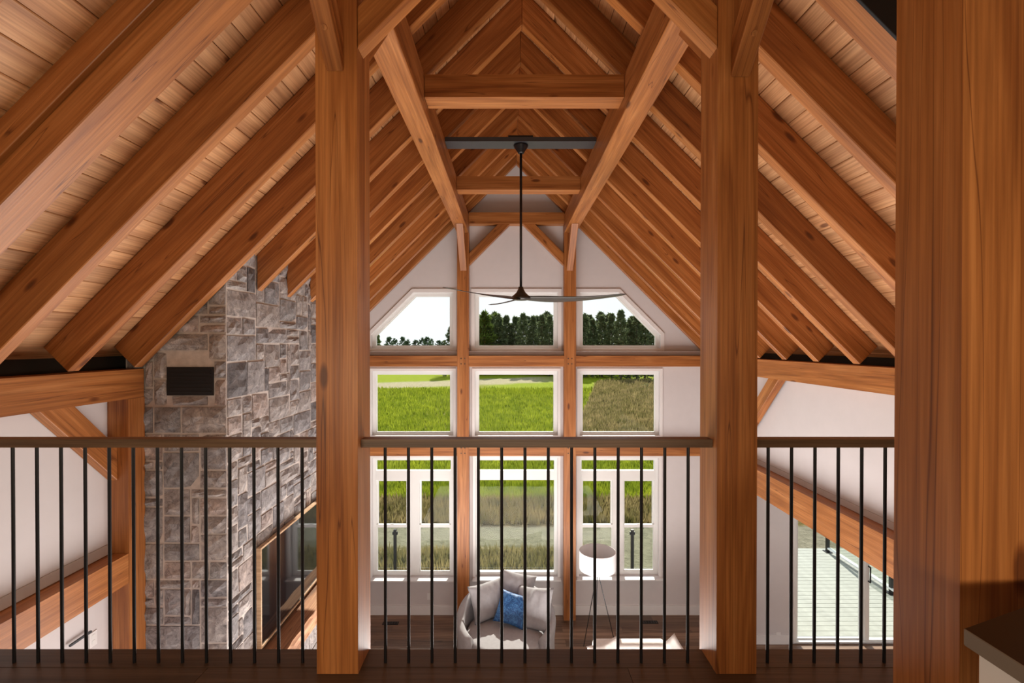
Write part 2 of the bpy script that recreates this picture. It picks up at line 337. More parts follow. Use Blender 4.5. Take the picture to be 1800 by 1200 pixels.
def add_tube(bm, p0, p1, r0, r1=None, seg=10, cap=True):
    r1 = r0 if r1 is None else r1; p0 = Vector(p0); p1 = Vector(p1); f = frame(p0, p1 - p0).to_3x3()
    y, z = f.col[1], f.col[2]; A = []; B = []
    for i in range(seg):
        a = 2 * math.pi * i / seg; d = y * math.cos(a) + z * math.sin(a)
        A.append(bm.verts.new(p0 + d * r0)); B.append(bm.verts.new(p1 + d * r1))
    for i in range(seg):
        j = (i + 1) % seg; bm.faces.new((A[i], A[j], B[j], B[i]))
    if cap: bm.faces.new(A[::-1]); bm.faces.new(B)
def tube(name, p0, p1, r, mat, parent=None, r1=None, seg=10, smooth=False):
    bm = bmesh.new(); add_tube(bm, p0, p1, r, r1, seg)
    return obj(name, bm, mat, parent, frame((Vector(p0) + Vector(p1)) / 2, Vector(p1) - Vector(p0)), smooth)
def lathe(name, prof, c, mat, parent=None, seg=28, smooth=True):
    bm = bmesh.new(); rings = []
    for r, z in prof:
        rings.append([bm.verts.new((c[0] + r * math.cos(2 * math.pi * i / seg), c[1] + r * math.sin(2 * math.pi * i / seg), c[2] + z)) for i in range(seg)])
    for a, b in zip(rings, rings[1:]):
        for i in range(seg):
            j = (i + 1) % seg; bm.faces.new((a[i], a[j], b[j], b[i]))
    if prof[0][0] > 1e-4 and prof[0][0] != prof[-1][0]: bm.faces.new(rings[0][::-1])
    if prof[-1][0] > 1e-4 and prof[0][0] != prof[-1][0]: bm.faces.new(rings[-1])
    bmesh.ops.recalc_face_normals(bm, faces=bm.faces)
    return obj(name, bm, mat, parent, Matrix.Translation(c), smooth)

ORD = ['first', 'second', 'third', 'fourth', 'fifth', 'sixth', 'seventh', 'eighth', 'ninth', 'tenth', 'eleventh', 'twelfth']

# ============================================================ STRUCTURE
XL, XR = -3.07, 3.31            # inner faces of the timber walls
WL, WR = -3.24, 3.50            # white wall faces
YW = 8.20                       # far wall face
ZB = E + 2.99                   # underside of rafters at the ridge
ZD = ZB + 0.34                  # underside of the decking at the ridge
YB = -2.4                       # rear of the loft

def px(x, Y): return (x - 895) / 850 * Y
def pz(y, Y): return E - (y - 603) / 850 * Y

# ---- far wall with nine openings
def win_rect(x0, x1, y0, y1):
    Y = 8.31
    return [(px(x0, Y), pz(y1, Y)), (px(x1, Y), pz(y1, Y)), (px(x1, Y), pz(y0, Y)), (px(x0, Y), pz(y0, Y))]
glass_holes = [
    # upper row
    [(661, 608), (792, 608), (792, 520.5), (731.5, 520.5), (661, 590.5)],
    [(841, 608), (974, 608), (974, 520.5), (841, 520.5)],
    [(1023, 608), (1152, 608), (1152, 590.5), (1082, 520.5), (1023, 520.5)],
    # middle row
    [(662, 759.5), (792.5, 759.5), (792.5, 657), (662, 657)],
    [(841, 759.5), (974, 759.5), (974, 657), (841, 657)],
    [(1023, 759.5), (1151, 759.5), (1151, 657), (1023, 657)],
    # lower row
    [(662, 1005), (792.5, 1005), (792.5, 808), (662, 808)],
    [(842, 1004), (974, 1004), (974, 808), (842, 808)],
    [(1022, 1003), (1150, 1003), (1150, 808), (1022, 808)]]
def toM(poly, Y): return [(px(x, Y), pz(y, Y)) for x, y in poly]
def grow(poly, d):
    """offset a convex polygon outwards by d"""
    n = len(poly); out = []
    area = sum(poly[i][0] * poly[(i + 1) % n][1] - poly[(i + 1) % n][0] * poly[i][1] for i in range(n))
    s = 1 if area > 0 else -1; L_ = []
    for i in range(n):
        a = Vector(poly[i]); b = Vector(poly[(i + 1) % n]); t = (b - a).normalized(); nn = Vector((t.y, -t.x)) * s
        L_.append((a + nn * d, t))
    for i in range(n):
        p, t = L_[i - 1]; q, u = L_[i]; den = t.x * u.y - t.y * u.x
        k = ((q.x - p.x) * u.y - (q.y - p.y) * u.x) / den; out.append(tuple(p + t * k))
    return out
glassM = [toM(p, 8.30) for p in glass_holes]
openings = [grow(p, 0.055) for p in glassM]
zroof = lambda x: ZD + 0.02 - abs(x - XC)
outer = [(WL - 0.1, FL), (4.1, FL), (4.1, zroof(4.1)), (XC, zroof(XC)), (WL - 0.1, zroof(WL - 0.1))]
holed('wall_far', outer, openings, 'xz', YW, YW + 0.20, 'wall', kind='structure')
names = ['left upper', 'centre upper', 'right upper', 'left middle', 'centre middle', 'right middle', 'left lower', 'centre lower', 'right lower']
Yf0, Yf1 = 8.265, 8.335
def ring(name, outer_, inner_, y0, y1, mat, parent, bevel=0):
    return holed(name, outer_, [inner_], 'xz', y0, y1, mat, parent)
def pane(poly, Y, parent, mat='glass'):
    bm = bmesh.new(); add_prism(bm, poly, 'xz', Y - 0.003, Y + 0.003)
    return obj('glass_pane', bm, mat, parent)
for i, g in enumerate(glassM):
    cx = sum(p[0] for p in g) / len(g); cz = min(p[1] for p in g)
    wn = thing('window_%d' % (i + 1), None, None, (cx, YW, cz), kind='structure')
    op = openings[i]
    # flat casing on the wall face, kept between the posts
    cas = grow(g, 0.115 if i < 3 else 0.10)
    ring('casing', cas, op, YW - 0.018, YW - 0.001, 'trim', wn)
    if i < 6:
        ring('frame', op, g, Yf0, Yf1, 'vinyl', wn)
        ring('glazing_bead', g, grow(g, -0.012), 8.285, 8.315, 'vinyl', wn)
        pane(grow(g, -0.006), 8.30, wn)
        x0 = min(p[0] for p in op); x1 = max(p[0] for p in op)
        box('sill', x0, x1, YW - 0.02, Yf0, cz - 0.055, cz - 0.038, 'trim', wn, 0.003)
    else:
        x0, x1 = min(p[0] for p in g), max(p[0] for p in g); zt = max(p[1] for p in g)
        zm0, zm1 = pz(842.5, 8.3), pz(826, 8.3)              # transom bar
        ring('frame', op, g, Yf0, Yf1, 'vinyl', wn)
        box('transom_bar', x0, x1, Yf0 - 0.01, Yf1, zm0, zm1, 'vinyl', wn, 0.004)
        pane([(x0, zm1), (x1, zm1), (x1, zt), (x0, zt)], 8.30, wn)
        if i == 7:
            pane([(x0, cz), (x1, cz), (x1, zm0), (x0, zm0)], 8.30, wn)
        else:
            xm = (x0 + x1) / 2; hm = 0.10 if i == 6 else 0.09
            box('mullion', xm - hm, xm + hm, Yf0 - 0.01, Yf1, cz, zm0, 'vinyl', wn, 0.004)
            for a, b in ((x0, xm - hm), (xm + hm, x1)):
                zr = pz(924.5, 8.3)
                sl = ring('lower_sash', [(a, cz), (b, cz), (b, zr + 0.03), (a, zr + 0.03)], [(a + 0.02, cz + 0.02), (b - 0.02, cz + 0.02), (b - 0.02, zr - 0.02), (a + 0.02, zr - 0.02)], 8.275, 8.30, 'vinyl', wn)
                su = ring('upper_sash', [(a, zr - 0.03), (b, zr - 0.03), (b, zm0), (a, zm0)], [(a + 0.03, zr + 0.03), (b - 0.03, zr + 0.03), (b - 0.03, zm0 - 0.03), (a + 0.03, zm0 - 0.03)], 8.303, 8.328, 'vinyl', wn)
                pane([(a + 0.018, cz + 0.018), (b - 0.018, cz + 0.018), (b - 0.018, zr - 0.018), (a + 0.018, zr - 0.018)], 8.288, sl)
                pane([(a + 0.028, zr + 0.028), (b - 0.028, zr + 0.028), (b - 0.028, zm0 - 0.028), (a + 0.028, zm0 - 0.028)], 8.315, su)
                box('sash_lock', (a + b) / 2 - 0.03, (a + b) / 2 + 0.03, 8.262, 8.276, zr + 0.028, zr + 0.045, 'vinyl', sl, 0.003)
        xa = min(p[0] for p in cas); xb = max(p[0] for p in cas)
        box('sill', xa, xb, YW - 0.12, Yf0, cz - 0.078, cz - 0.057, 'trim', wn, 0.004)
        box('apron', xa, xb, YW - 0.02, YW - 0.001, cz - 0.13, cz - 0.076, 'trim', wn, 0.003)
# far wall ledge above the upper girt with wall shade in its colour, baseboards
tag(box('shaded_ledge', WL, WR, 8.09, YW - 0.002, pz(623.5, 8.09), pz(617, 8.09), 'taupe', None, 0.004), kind='structure')
tag(box('baseboard_far', WL, WR, YW - 0.02, YW - 0.001, FL + 0.001, FL + 0.165, 'trim', None, 0.004), kind='structure')

# ---- side walls
def sidewall(name, x0, x1, y0, y1, z0, z1):
    return tag(box(name, x0, x1, y0, y1, z0, z1, 'wall', None, 0), kind='structure')
sidewall('wall_left', WL - 0.12, WL, YB, YW - 0.001, FL, 1.2)
ZGR = E - 2.03
sidewall('wall_right', WR, WR + 0.12, YB, YW - 0.001, ZGR + 0.02, 1.2)
sidewall('wall_right_corner', WR, WR + 0.12, 7.52, YW - 0.001, FL, ZGR + 0.019)
tag(box('eave_shade_left', WL - 0.12, WL - 0.08, YB, YW - 0.001, 1.201, 1.47, 'gap', None, 0), kind='structure')  # dark strip painting the shaded void behind the rafter feet
tag(box('eave_shade_right', WR + 0.08, WR + 0.12, YB, YW - 0.001, 1.201, 1.33, 'gap', None, 0), kind='structure')  # painted shade of the void on the right eave
sidewall('wall_rear', WL, WR, YB - 0.12, YB, -0.3, ZD + 0.02)
sidewall('wall_under_loft', WL, 8.0, -0.5, -0.4, FL, -0.3)
# small taupe strips on the side walls above the girts
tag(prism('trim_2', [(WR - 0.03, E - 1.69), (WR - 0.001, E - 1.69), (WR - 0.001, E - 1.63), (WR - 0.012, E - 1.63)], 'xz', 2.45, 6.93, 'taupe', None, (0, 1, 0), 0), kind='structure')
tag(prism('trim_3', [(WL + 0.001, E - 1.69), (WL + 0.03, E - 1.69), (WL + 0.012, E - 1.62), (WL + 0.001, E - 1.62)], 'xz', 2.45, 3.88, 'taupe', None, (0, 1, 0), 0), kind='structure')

# ---- dining side room with sliding door to the deck
YS = 7.40
dx0, dx1 = 4.36, 6.60; dz1 = FL + 2.45
holed('wall_dining', [(WR + 0.001, FL), (8.0, FL), (8.0, ZGR + 0.02), (WR + 0.001, ZGR + 0.02)], [[(dx0, FL + 0.005), (dx1, FL + 0.005), (dx1, dz1), (dx0, dz1)]], 'xz', YS, YS + 0.12, 'wall', kind='structure')
sidewall('wall_dining_right', 8.0, 8.12, -0.4, YS + 0.12, FL, ZGR + 0.02)
tag(box('ceiling_dining', WR + 0.121, 8.12, 2.2, YS + 0.12, ZGR + 0.021, ZGR + 0.15, 'wall', None, 0), kind='structure')
dr = thing('door_1', None, None, (dx0, YS, FL), kind='structure')
holed('door_frame', [(dx0, FL + 0.02), (dx1, FL + 0.02), (dx1, dz1), (dx0, dz1)], [[(dx0 + 0.045, FL + 0.035), (dx1 - 0.045, FL + 0.035), (dx1 - 0.045, dz1 - 0.05), (dx0 + 0.045, dz1 - 0.05)]], 'xz', YS - 0.012, YS + 0.10, 'vinyl', dr)
xm = 5.50
for nm, a, b, ya in (('fixed_leaf', dx0 + 0.045, xm, YS + 0.055), ('sliding_leaf', xm - 0.02, dx1 - 0.045, YS + 0.01)):
    lf = holed(nm, [(a, FL + 0.036), (b, FL + 0.036), (b, dz1 - 0.05), (a, dz1 - 0.05)], [[(a + 0.06, FL + 0.055), (b - 0.07, FL + 0.055), (b - 0.07, dz1 - 0.12), (a + 0.06, dz1 - 0.12)]], 'xz', ya, ya + 0.04, 'vinyl', dr)
    pane([(a + 0.055, FL + 0.05), (b - 0.065, FL + 0.05), (b - 0.065, dz1 - 0.115), (a + 0.055, dz1 - 0.115)], ya + 0.02, lf)
hb = bmesh.new(); add_box(hb, xm + 0.015, xm + 0.03, YS - 0.04, YS - 0.028, FL + 0.95, FL + 1.2)
add_box(hb, xm + 0.015, xm + 0.03, YS - 0.03, YS + 0.01, FL + 0.95, FL + 0.97); add_box(hb, xm + 0.015, xm + 0.03, YS - 0.03, YS + 0.01, FL + 1.18, FL + 1.2)
obj('door_handle', hb, 'black_metal', lf)
tag(box('baseboard_dining', WR + 0.001, dx0 - 0.02, YS - 0.02, YS - 0.001, FL + 0.001, FL + 0.14, 'trim', None, 0.003), kind='structure')

# ---- floors
fl = tag(prism('floor', [(WL - 0.12, YB), (8.12, YB), (8.12, YS + 0.119), (WR + 0.12, YS + 0.119), (WR + 0.12, YW + 0.02), (WL - 0.12, YW + 0.02)], 'xy', FL - 0.15, FL - 0.022, 'gap', None, (1, 0, 0), 0), kind='structure')
rowy = YW - 0.001; r_i = 0
plank_n = 0
while rowy > 5.6:
    y1 = rowy; y0 = rowy - 0.172; x = WL - rnd.uniform(0, 1.2)
    while x < WR:
        Lp = rnd.uniform(0.9, 1.9); a = max(x, WL); b = min(x + Lp, WR)
        if b - a > 0.05:
            box('plank', a + 0.001, b - 0.001, y0 + 0.001, y1 - 0.001, FL - 0.022, FL + rnd.uniform(-0.0006, 0), 'floor_plank', fl, 0.0015, (1, 0, 0)); plank_n += 1
        x += Lp
    rowy = y0
bm = bmesh.new(); yy = rowy
while yy > -0.4:
    add_box(bm, WL, WR, yy - 0.170, yy - 0.001, FL - 0.022, FL); yy -= 0.172
yy = YS - 0.001
while yy > -0.4:
    add_box(bm, WR + 0.001, 8.0, yy - 0.170, yy - 0.001, FL - 0.022, FL); yy -= 0.172
o = obj('planking', bm, 'floor_plank', fl, frame((0, 0, FL), (1, 0, 0))); o['kind'] = 'stuff'
# loft floor
lf_ = tag(box('floor_loft', WL, WR, YB, 2.30, -0.30, -0.022, 'wall', None, 0), kind='structure')
box('nosing', WL, WR, 2.182, 2.312, -0.035, 0.0, 'loft_plank', lf_, 0.004, (1, 0, 0))
yy = 2.18; k = 0
while yy > 0.9:
    x = WL - rnd.uniform(0, 1.4)
    if k == 0: x = px(1108, 2.14) - 1.9 * 3
    while x < WR:
        Lp = 1.9 if k == 0 else rnd.uniform(1.2, 2.2); a = max(x, WL); b = min(x + Lp, WR)
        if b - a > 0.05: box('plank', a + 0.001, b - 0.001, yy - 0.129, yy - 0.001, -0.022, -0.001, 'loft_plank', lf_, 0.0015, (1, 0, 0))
        x += Lp
    yy -= 0.13; k += 1
bm = bmesh.new()
while yy > YB:
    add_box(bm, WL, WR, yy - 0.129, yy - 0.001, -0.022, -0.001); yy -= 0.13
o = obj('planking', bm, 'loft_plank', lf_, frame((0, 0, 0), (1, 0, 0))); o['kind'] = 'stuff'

# ---- roof: insulated slab with a separate decking board for every course
S2 = math.sqrt(2)
ce = thing('ceiling', None, None, (XC, 3, ZD), kind='structure')
Y0r, Y1r = YB, 8.42
for sgn in (-1, 1):
    nm = 'roof_slab'
    poly = [(XC, ZD + 0.035), (XC, ZD + 0.25), (XC + sgn * 4.1, ZD + 0.25 - 4.1), (XC + sgn * 4.1, ZD + 0.035 - 4.1)]
    prism(nm, poly, 'xz', Y0r, Y1r, 'gap', ce, (0, 1, 0), 0)
    k = 0; wb = 0.1425 / S2
    while k * wb < 3.95:
        d0 = k * wb + 0.0009; d1 = (k + 1) * wb - 0.0009; t = 0.02
        dz = rnd.uniform(-0.0012, 0.0012)
        ch = 0.0026
        pts = [(d0 + ch, ZD - d0 - ch + dz), (d1 - ch, ZD - d1 + ch + dz), (d1 + ch / 2, ZD - d1 + ch * 2), (d1 + 0.012, ZD + 0.032 - d1), (d0 + 0.012, ZD + 0.032 - d0), (d0 + ch / 2 , ZD - d0 + ch * 1.2)]
        prism('board', [(XC + sgn * p, z) for p, z in pts], 'xz', Y0r, YW + 0.15, 'decking', ce, (0, 1, 0), 0)
        k += 1

# ============================================================ TIMBER FRAME
def rafter_poly(sgn, xend, zb=ZB, zt=ZD - 0.002, foot=True):
    d = abs(xend - XC)
    lo = zb - d
    if foot == 2:  # tail cut square to the rafter, just behind the edge of the plate
        z_ = max(lo, 1.262); dq = (zt - z_ + d) / 2
        return [(XC + sgn * 0.001, zb), (XC + sgn * 0.001, zt), (XC + sgn * dq, zt - dq), (xend, z_)]
    if foot:      # seat cut on the plate
        x2 = (XR if sgn > 0 else XL) + sgn * 0.34; d2 = abs(x2 - XC)
        return [(XC + sgn * 0.001, zb), (XC + sgn * 0.001, zt), (x2, zt - d2 + 0.0), (x2, max(lo - 0.0, 1.262)), (xend, max(lo, 1.262))]
    return [(XC + sgn * 0.001, zb), (XC + sgn * 0.001, zt), (xend, zt - d), (xend, zb - d)]
ys = [0.99, 1.56, 2.76, 3.36, 3.96, 4.56, 5.17, 5.77, 6.38, 6.99, 7.60, 8.07]
nvis = len(ys)
for k, y in enumerate(ys):
    for sgn, side in ((-1, 'left'), (1, 'right')):
        seated = not (sgn < 0 and y > 4.06)
        xe = (XR if sgn > 0 else XL) if seated else -2.375
        if y > 6.95 and sgn < 0: xe = XL; seated = True
        o = prism('rafter', rafter_poly(sgn, xe, foot=2 if seated else 0), 'xz', y, y + 0.088, 'timber', None, (1, 0, -sgn), 0.005)
        n = ORD[nvis - 1 - k]
        extra = ', ending at the chimney' if not seated else ''
        tag(o, '%s rafter from the far gable, %s roof slope%s' % (n, side, extra), 'rafter', 'rafters of the %s roof slope' % side)
# the two heavy principal rafters over the near posts: lower timber with a rafter on its back
for sgn, side in ((-1, 'left'), (1, 'right')):
    xe = XR if sgn > 0 else XL
    t = thing('principal_rafter', 'heavy doubled principal rafter above the railing, %s roof slope' % side, 'rafter', (XC + sgn * 1.6, 2.24, ZB - 1.4))
    mid = ZB + 0.175
    prism('lower_timber', rafter_poly(sgn, xe, ZB, mid - 0.001), 'xz', 2.145, 2.335, 'timber', t, (1, 0, -sgn), 0.005)
    d2 = abs((xe + sgn * 0.17) - XC)
    prism('upper_timber', [(XC + sgn * 0.001, mid), (XC + sgn * 0.001, ZD - 0.002), (XC + sgn * d2, ZD - 0.002 - d2), (XC + sgn * d2, mid - d2)], 'xz', 2.119, 2.335, 'timber', t, (1, 0, -sgn), 0.003)
# black panel over the right slope, nearer than the principal rafter
prism_o = prism('black_panel', [(1.3, E + 3.0 - 1.3), (1.3, ZD - 1.2), (3.28, ZD - 3.18), (3.28, E + 3.0 - 3.28)], 'xz', 2.100, 2.116, 'black', None, (1, 0, -1), 0.002)
tag(prism_o, 'black panel in front of the right principal rafter, top right', 'panel')

# plates (wall-top beams)
tag(box('wall_plate', XL - 0.18, XL, YB + 0.01, 4.062, E - 0.448, 1.254, 'timber', None, 0.006), 'timber plate along the top of the left wall, ending at the stone chimney', 'beam')
tag(box('wall_plate', XR, XR + 0.188, YB + 0.01, YW - 0.002, E - 0.448, 1.254, 'timber', None, 0.006), 'timber plate along the top of the right wall', 'beam')
# girts on the side walls
tag(box('girt', XL - 0.168, XL, YB + 2.0, 3.889, E - 1.934, E - 1.695, 'timber', None, 0.006), 'heavy timber girt across the left white wall, behind the balusters', 'beam')
tag(box('girt', XR, XR + 0.188, 2.32, 6.949, E - 2.03, E - 1.693, 'timber', None, 0.006), 'heavy timber girt across the right white wall, above the sliding door', 'beam')
# wall posts
tag(box('wall_post', XL - 0.168, XL, 3.893, 4.070, FL, E - 0.450, 'timber', None, 0.006), 'timber post between the left white wall and the stone chimney', 'post')
tag(box('wall_post', XR, XR + 0.188, 6.952, 7.13, FL, E - 0.450, 'timber', None, 0.006), 'timber post in the right wall, mostly hidden by the big railing post', 'post')
def brace_yz(p0, p1, th, x0, x1, label, cut0='v', cut1='h', mat='timber', pegs=True):
    """p0 (y,z) lower end on a post face, p1 upper end under a beam; th perpendicular depth"""
    (y0, z0), (y1, z1) = p0, p1; k = th * S2
    poly = [(y0, z0), (y0, z0 + k), (y1 + (k if y0 > y1 else -k) * 0 , z1), (y1, z1)]
    s_ = 1 if y1 > y0 else -1
    poly = [(y0, z0), (y1, z1), (y1 - s_ * k, z1), (y0, z0 + k)]
    o = prism('brace', poly, 'yz', x0, x1, mat, None, (0, y1 - y0, z1 - z0), 0.004)
    return tag(o, label, 'brace')
brace_yz((3.891, E - 1.107), (3.891 - 0.657, E - 0.450), 0.19, WL + 0.004, XL - 0.085, 'knee brace from the left wall post up to the left plate')
brace_yz((6.950, E - 1.375), (6.950 - 0.925, E - 0.450), 0.17, XR + 0.05, XR + 0.15, 'knee brace under the right plate, beside the big railing post')
# near posts (pair carrying the railing)
PX = ((-0.855, -0.671), (0.921, 1.099))
for (a, b), side, extra in zip(PX, ('left', 'right'), ('in front of the stone chimney', 'beside the right railing section')):
    t = thing('timber_post', 'tall timber post at the railing, %s of the pair, %s' % (side, extra), 'post', ((a + b) / 2, 2.235, 0))
    box('shaft', a, b, 2.14, 2.33, -0.016, ZD - abs((a + b) / 2 - XC) - 0.06, 'timber', t, 0.005)
    # pegs of the cross brace
    s_ = 1 if side == 'left' else -1
    pxm = (a + b) / 2
# near bent braces: inward (xz), outward to viewer (yz), and away to the purlin
zi = E + 1.30
for (a, b), s_, side in ((PX[0], 1, 'left'), (PX[1], -1, 'right')):
    xi = b if s_ > 0 else a
    k = 0.185; Lb = 0.80
    poly = [(xi + s_ * 0.001, zi), (xi + s_ * Lb, zi + Lb), (xi + s_ * Lb, zi + Lb + k), (xi + s_ * 0.001, zi + k)]
    t = prism('brace', poly, 'xz', 2.142, 2.228, 'timber', None, (s_, 0, 1), 0.004)
    tag(t, 'diagonal brace rising inward from the %s big railing post' % side, 'brace')
    c = (a + b) / 2
    o = brace_yz((2.332, E + 1.275), (2.332 + 0.553, E + 1.828), 0.13, c - 0.005, c + 0.045 if s_ > 0 else c + 0.0, 'short brace from the back of the %s big railing post to the purlin' % side)
# braces toward the viewer
zf = [E + (603 - 128) / 850 * 2.138, E + (603 - 138) / 850 * 2.138]
for (a, b), s_, side, xa, xb, z0 in ((PX[0], 1, 'left', px(575, 2.138), px(605, 2.138), zf[0]), (PX[1], -1, 'right', px(1283, 2.138), px(1316, 2.138), zf[1])):
    t = thing('brace', 'pegged brace leaning toward the viewer from the top of the %s big railing post' % side, 'brace', ((xa + xb) / 2, 2.1, z0))
    Lb = 1.0; k = 0.17
    poly = [(2.1385, z0), (2.1385 - Lb, z0 + Lb), (2.1385 - Lb, z0 + Lb + k), (2.1385, z0 + k)]
    prism('brace_timber', poly, 'yz', xa, xb, 'timber', t, (0, -1, 1), 0.004)
    cx = (xa + xb) / 2
    c0 = Vector((cx, 2.1385 - 0.12, z0 + 0.12)); nrm = Vector((0, -1, -1)).normalized()
    tube('peg', c0 - nrm * 0.01, c0 + nrm * 0.006, 0.0115, 'timber', t, seg=14)
# collar of the near bent (above the frame)
tag(box('collar_beam', PX[0][1] + 0.002, PX[1][0] - 0.002, 2.142, 2.33, E + 2.10, E + 2.30, 'timber', None, 0.005), 'collar beam joining the heads of the two big railing posts', 'beam')
# far posts, part of the gable grid
FX = (((803.5 - 895) / 850 * 8.02, (824 - 895) / 850 * 8.02), ((991.7 - 895) / 850 * 8.02, (1012.5 - 895) / 850 * 8.02))
ZP0, ZP1 = E + 1.83, E + 2.13
g1 = (E - 0.387, E - 0.2076); g2 = (E - 1.875, E - 1.69)
for (a, b), side in zip(FX, ('left', 'right')):
    t = thing('gable_post', 'slim timber post between the %s and centre windows of the far wall' % side, 'post', ((a + b) / 2, 8.1, FL))
    box('shaft', a, b, 8.02, 8.195, FL, ZP0 - 0.001, 'timber', t, 0.004)
    for zz in (g1, g2):
        for dx_ in (-0.03, 0.03):
            for dz_ in (-0.045, 0.045):
                c = Vector(((a + b) / 2 + dx_, 8.0205, sum(zz) / 2 + dz_)); tube('peg', c - Vector((0, 0.004, 0)), c + Vector((0, 0.004, 0)), 0.011, 'loft_plank', t, seg=10)
def seg3(z, y0, y1, lab):
    xs = [(WL + 0.02, FX[0][0] - 0.001, 'left'), (FX[0][1] + 0.001, FX[1][0] - 0.001, 'centre'), (FX[1][1] + 0.001, WR - 0.02, 'right')]
    for a, b, s_ in xs:
        tag(box('gable_girt', a, b, y0, y1, z[0], z[1], 'timber', None, 0.004), 'timber crosspiece below the %s window of the %s row, far wall' % (s_, lab), 'beam', 'crosspieces of the far window grid')
seg3(g1, 8.02, 8.195, 'upper'); seg3(g2, 8.02, 8.165, 'middle')
# far collar and its two braces
tag(box('collar_beam', FX[0][1] + 0.001, FX[1][0] - 0.001, 8.02, 8.195, E + 1.98, E + 2.165, 'timber', None, 0.004), 'short collar beam against the far gable, lowest of the cross ties', 'beam')
for (xi, s_, side) in ((FX[0][1], 1, 'left'), (FX[1][0], -1, 'right')):
    z0 = E + 1.30; k = 0.20; Lb = E + 1.979 - z0
    poly = [(xi + s_ * 0.001, z0), (xi + s_ * Lb, z0 + Lb), (xi + s_ * (Lb - k), z0 + Lb), (xi + s_ * 0.001, z0 + k)]
    tag(prism('brace', poly, 'xz', 8.06, 8.18, 'timber', None, (s_, 0, 1), 0.004), 'diagonal brace on the white gable, from the %s slim post to the collar' % side, 'brace')
for (a, b), side in zip(FX, ('left', 'right')):
    c = (a + b) / 2; x0, x1 = (a + 0.05, b - 0.035) if side == 'left' else (a + 0.04, b - 0.05)
    brace_yz((8.018, E + 1.198), (8.018 - 0.63, E + 1.828), 0.13, x0, x1, 'short brace from the %s slim gable post forward to the purlin' % side)
# purlins
for (a, b), s_, side in ((PX[0], -1, 'left'), (PX[1], 1, 'right')):
    ci = 0.792; co = 0.987
    poly = [(XC + s_ * ci, ZP0), (XC + s_ * co, ZP0), (XC + s_ * co, E + 1.995), (XC + s_ * 0.86, ZP1), (XC + s_ * ci, ZP1)]
    tag(prism('purlin', poly, 'xz', 1.2 if 0 else 2.345, 8.195, 'timber', None, (0, 1, 0), 0.005), 'long heavy purlin running to the far gable under the %s roof slope' % side, 'beam')
# cross ties between the purlins
for y0, y1, z0, z1, lab in ((3.837, 4.027, E + 1.945, E + 2.124, 'wide timber cross tie between the purlins, nearest of the ties'), (6.177, 6.37, E + 1.957, E + 2.128, 'timber cross tie between the purlins, just beyond the black steel beam')):
    tag(box('cross_tie', XC - 0.789, XC + 0.789, y0, y1, z0, z1, 'timber', None, 0.004), lab, 'beam')
t = thing('steel_beam', 'flat black steel beam between the purlins, carrying the ceiling fan', 'beam', (XC, 5.15, E + 2.10))
box('flange', XC - 0.789, XC + 0.789, 5.055, 5.25, E + 2.103, E + 2.149, 'steel', t, 0.002)
box('mount_plate', XC - 0.13, XC + 0.13, 5.06, 5.24, E + 2.1495, E + 2.168, 'black', t, 0.002)
# ridge pegs where the rafter pairs meet
# big post close at the right
tag(box('timber_post', 1.029, 1.215, 1.10, 1.29, -0.001, ZD - 1.28, 'timber', None, 0.005), 'massive close-up timber post filling the right edge', 'post')

# ============================================================ STONE CHIMNEY
XS, YC0, YC1 = -2.38, 4.075, 6.9
ch = thing('stone_chimney', 'tall grey split-stone chimney rising beside the left post to the roof', 'chimney', ((XS + WL) / 2, (YC0 + YC1) / 2, FL))
core = [(WL, FL), (XS - 0.011, FL), (XS - 0.011, ZD - abs(XS - XC)), (WL, ZD - abs(WL - XC))]
prism('mortar_core', core, 'xz', YC0 + 0.011, YC1, 'mortar', ch, (0, 0, 1), 0)
def pack(w_, h_, u, rg):
    nx, nz = int(round(w_ / u)), int(round(h_ / u)); g = [[False] * nz for _ in range(nx)]; out = []
    for z in range(nz):
        for x in range(nx):
            if g[x][z]: continue
            ww, hh = rg.choice([(4, 2), (3, 2), (5, 3), (4, 3), (3, 2), (5, 2), (3, 1), (5, 1), (4, 1), (6, 2), (2, 2), (4, 4), (2, 3), (3, 3), (6, 3)])
            ww = min(ww, nx - x)
            if nx - x - ww == 1: ww += 1
            a = 0
            while a < ww and not g[x + a][z]: a += 1
            ww = a; hh = min(hh, nz - z)
            for i in range(ww):
                for j in range(hh): g[x + i][z + j] = True
            out.append((x * u, z * u, ww * u, hh * u))
    return out
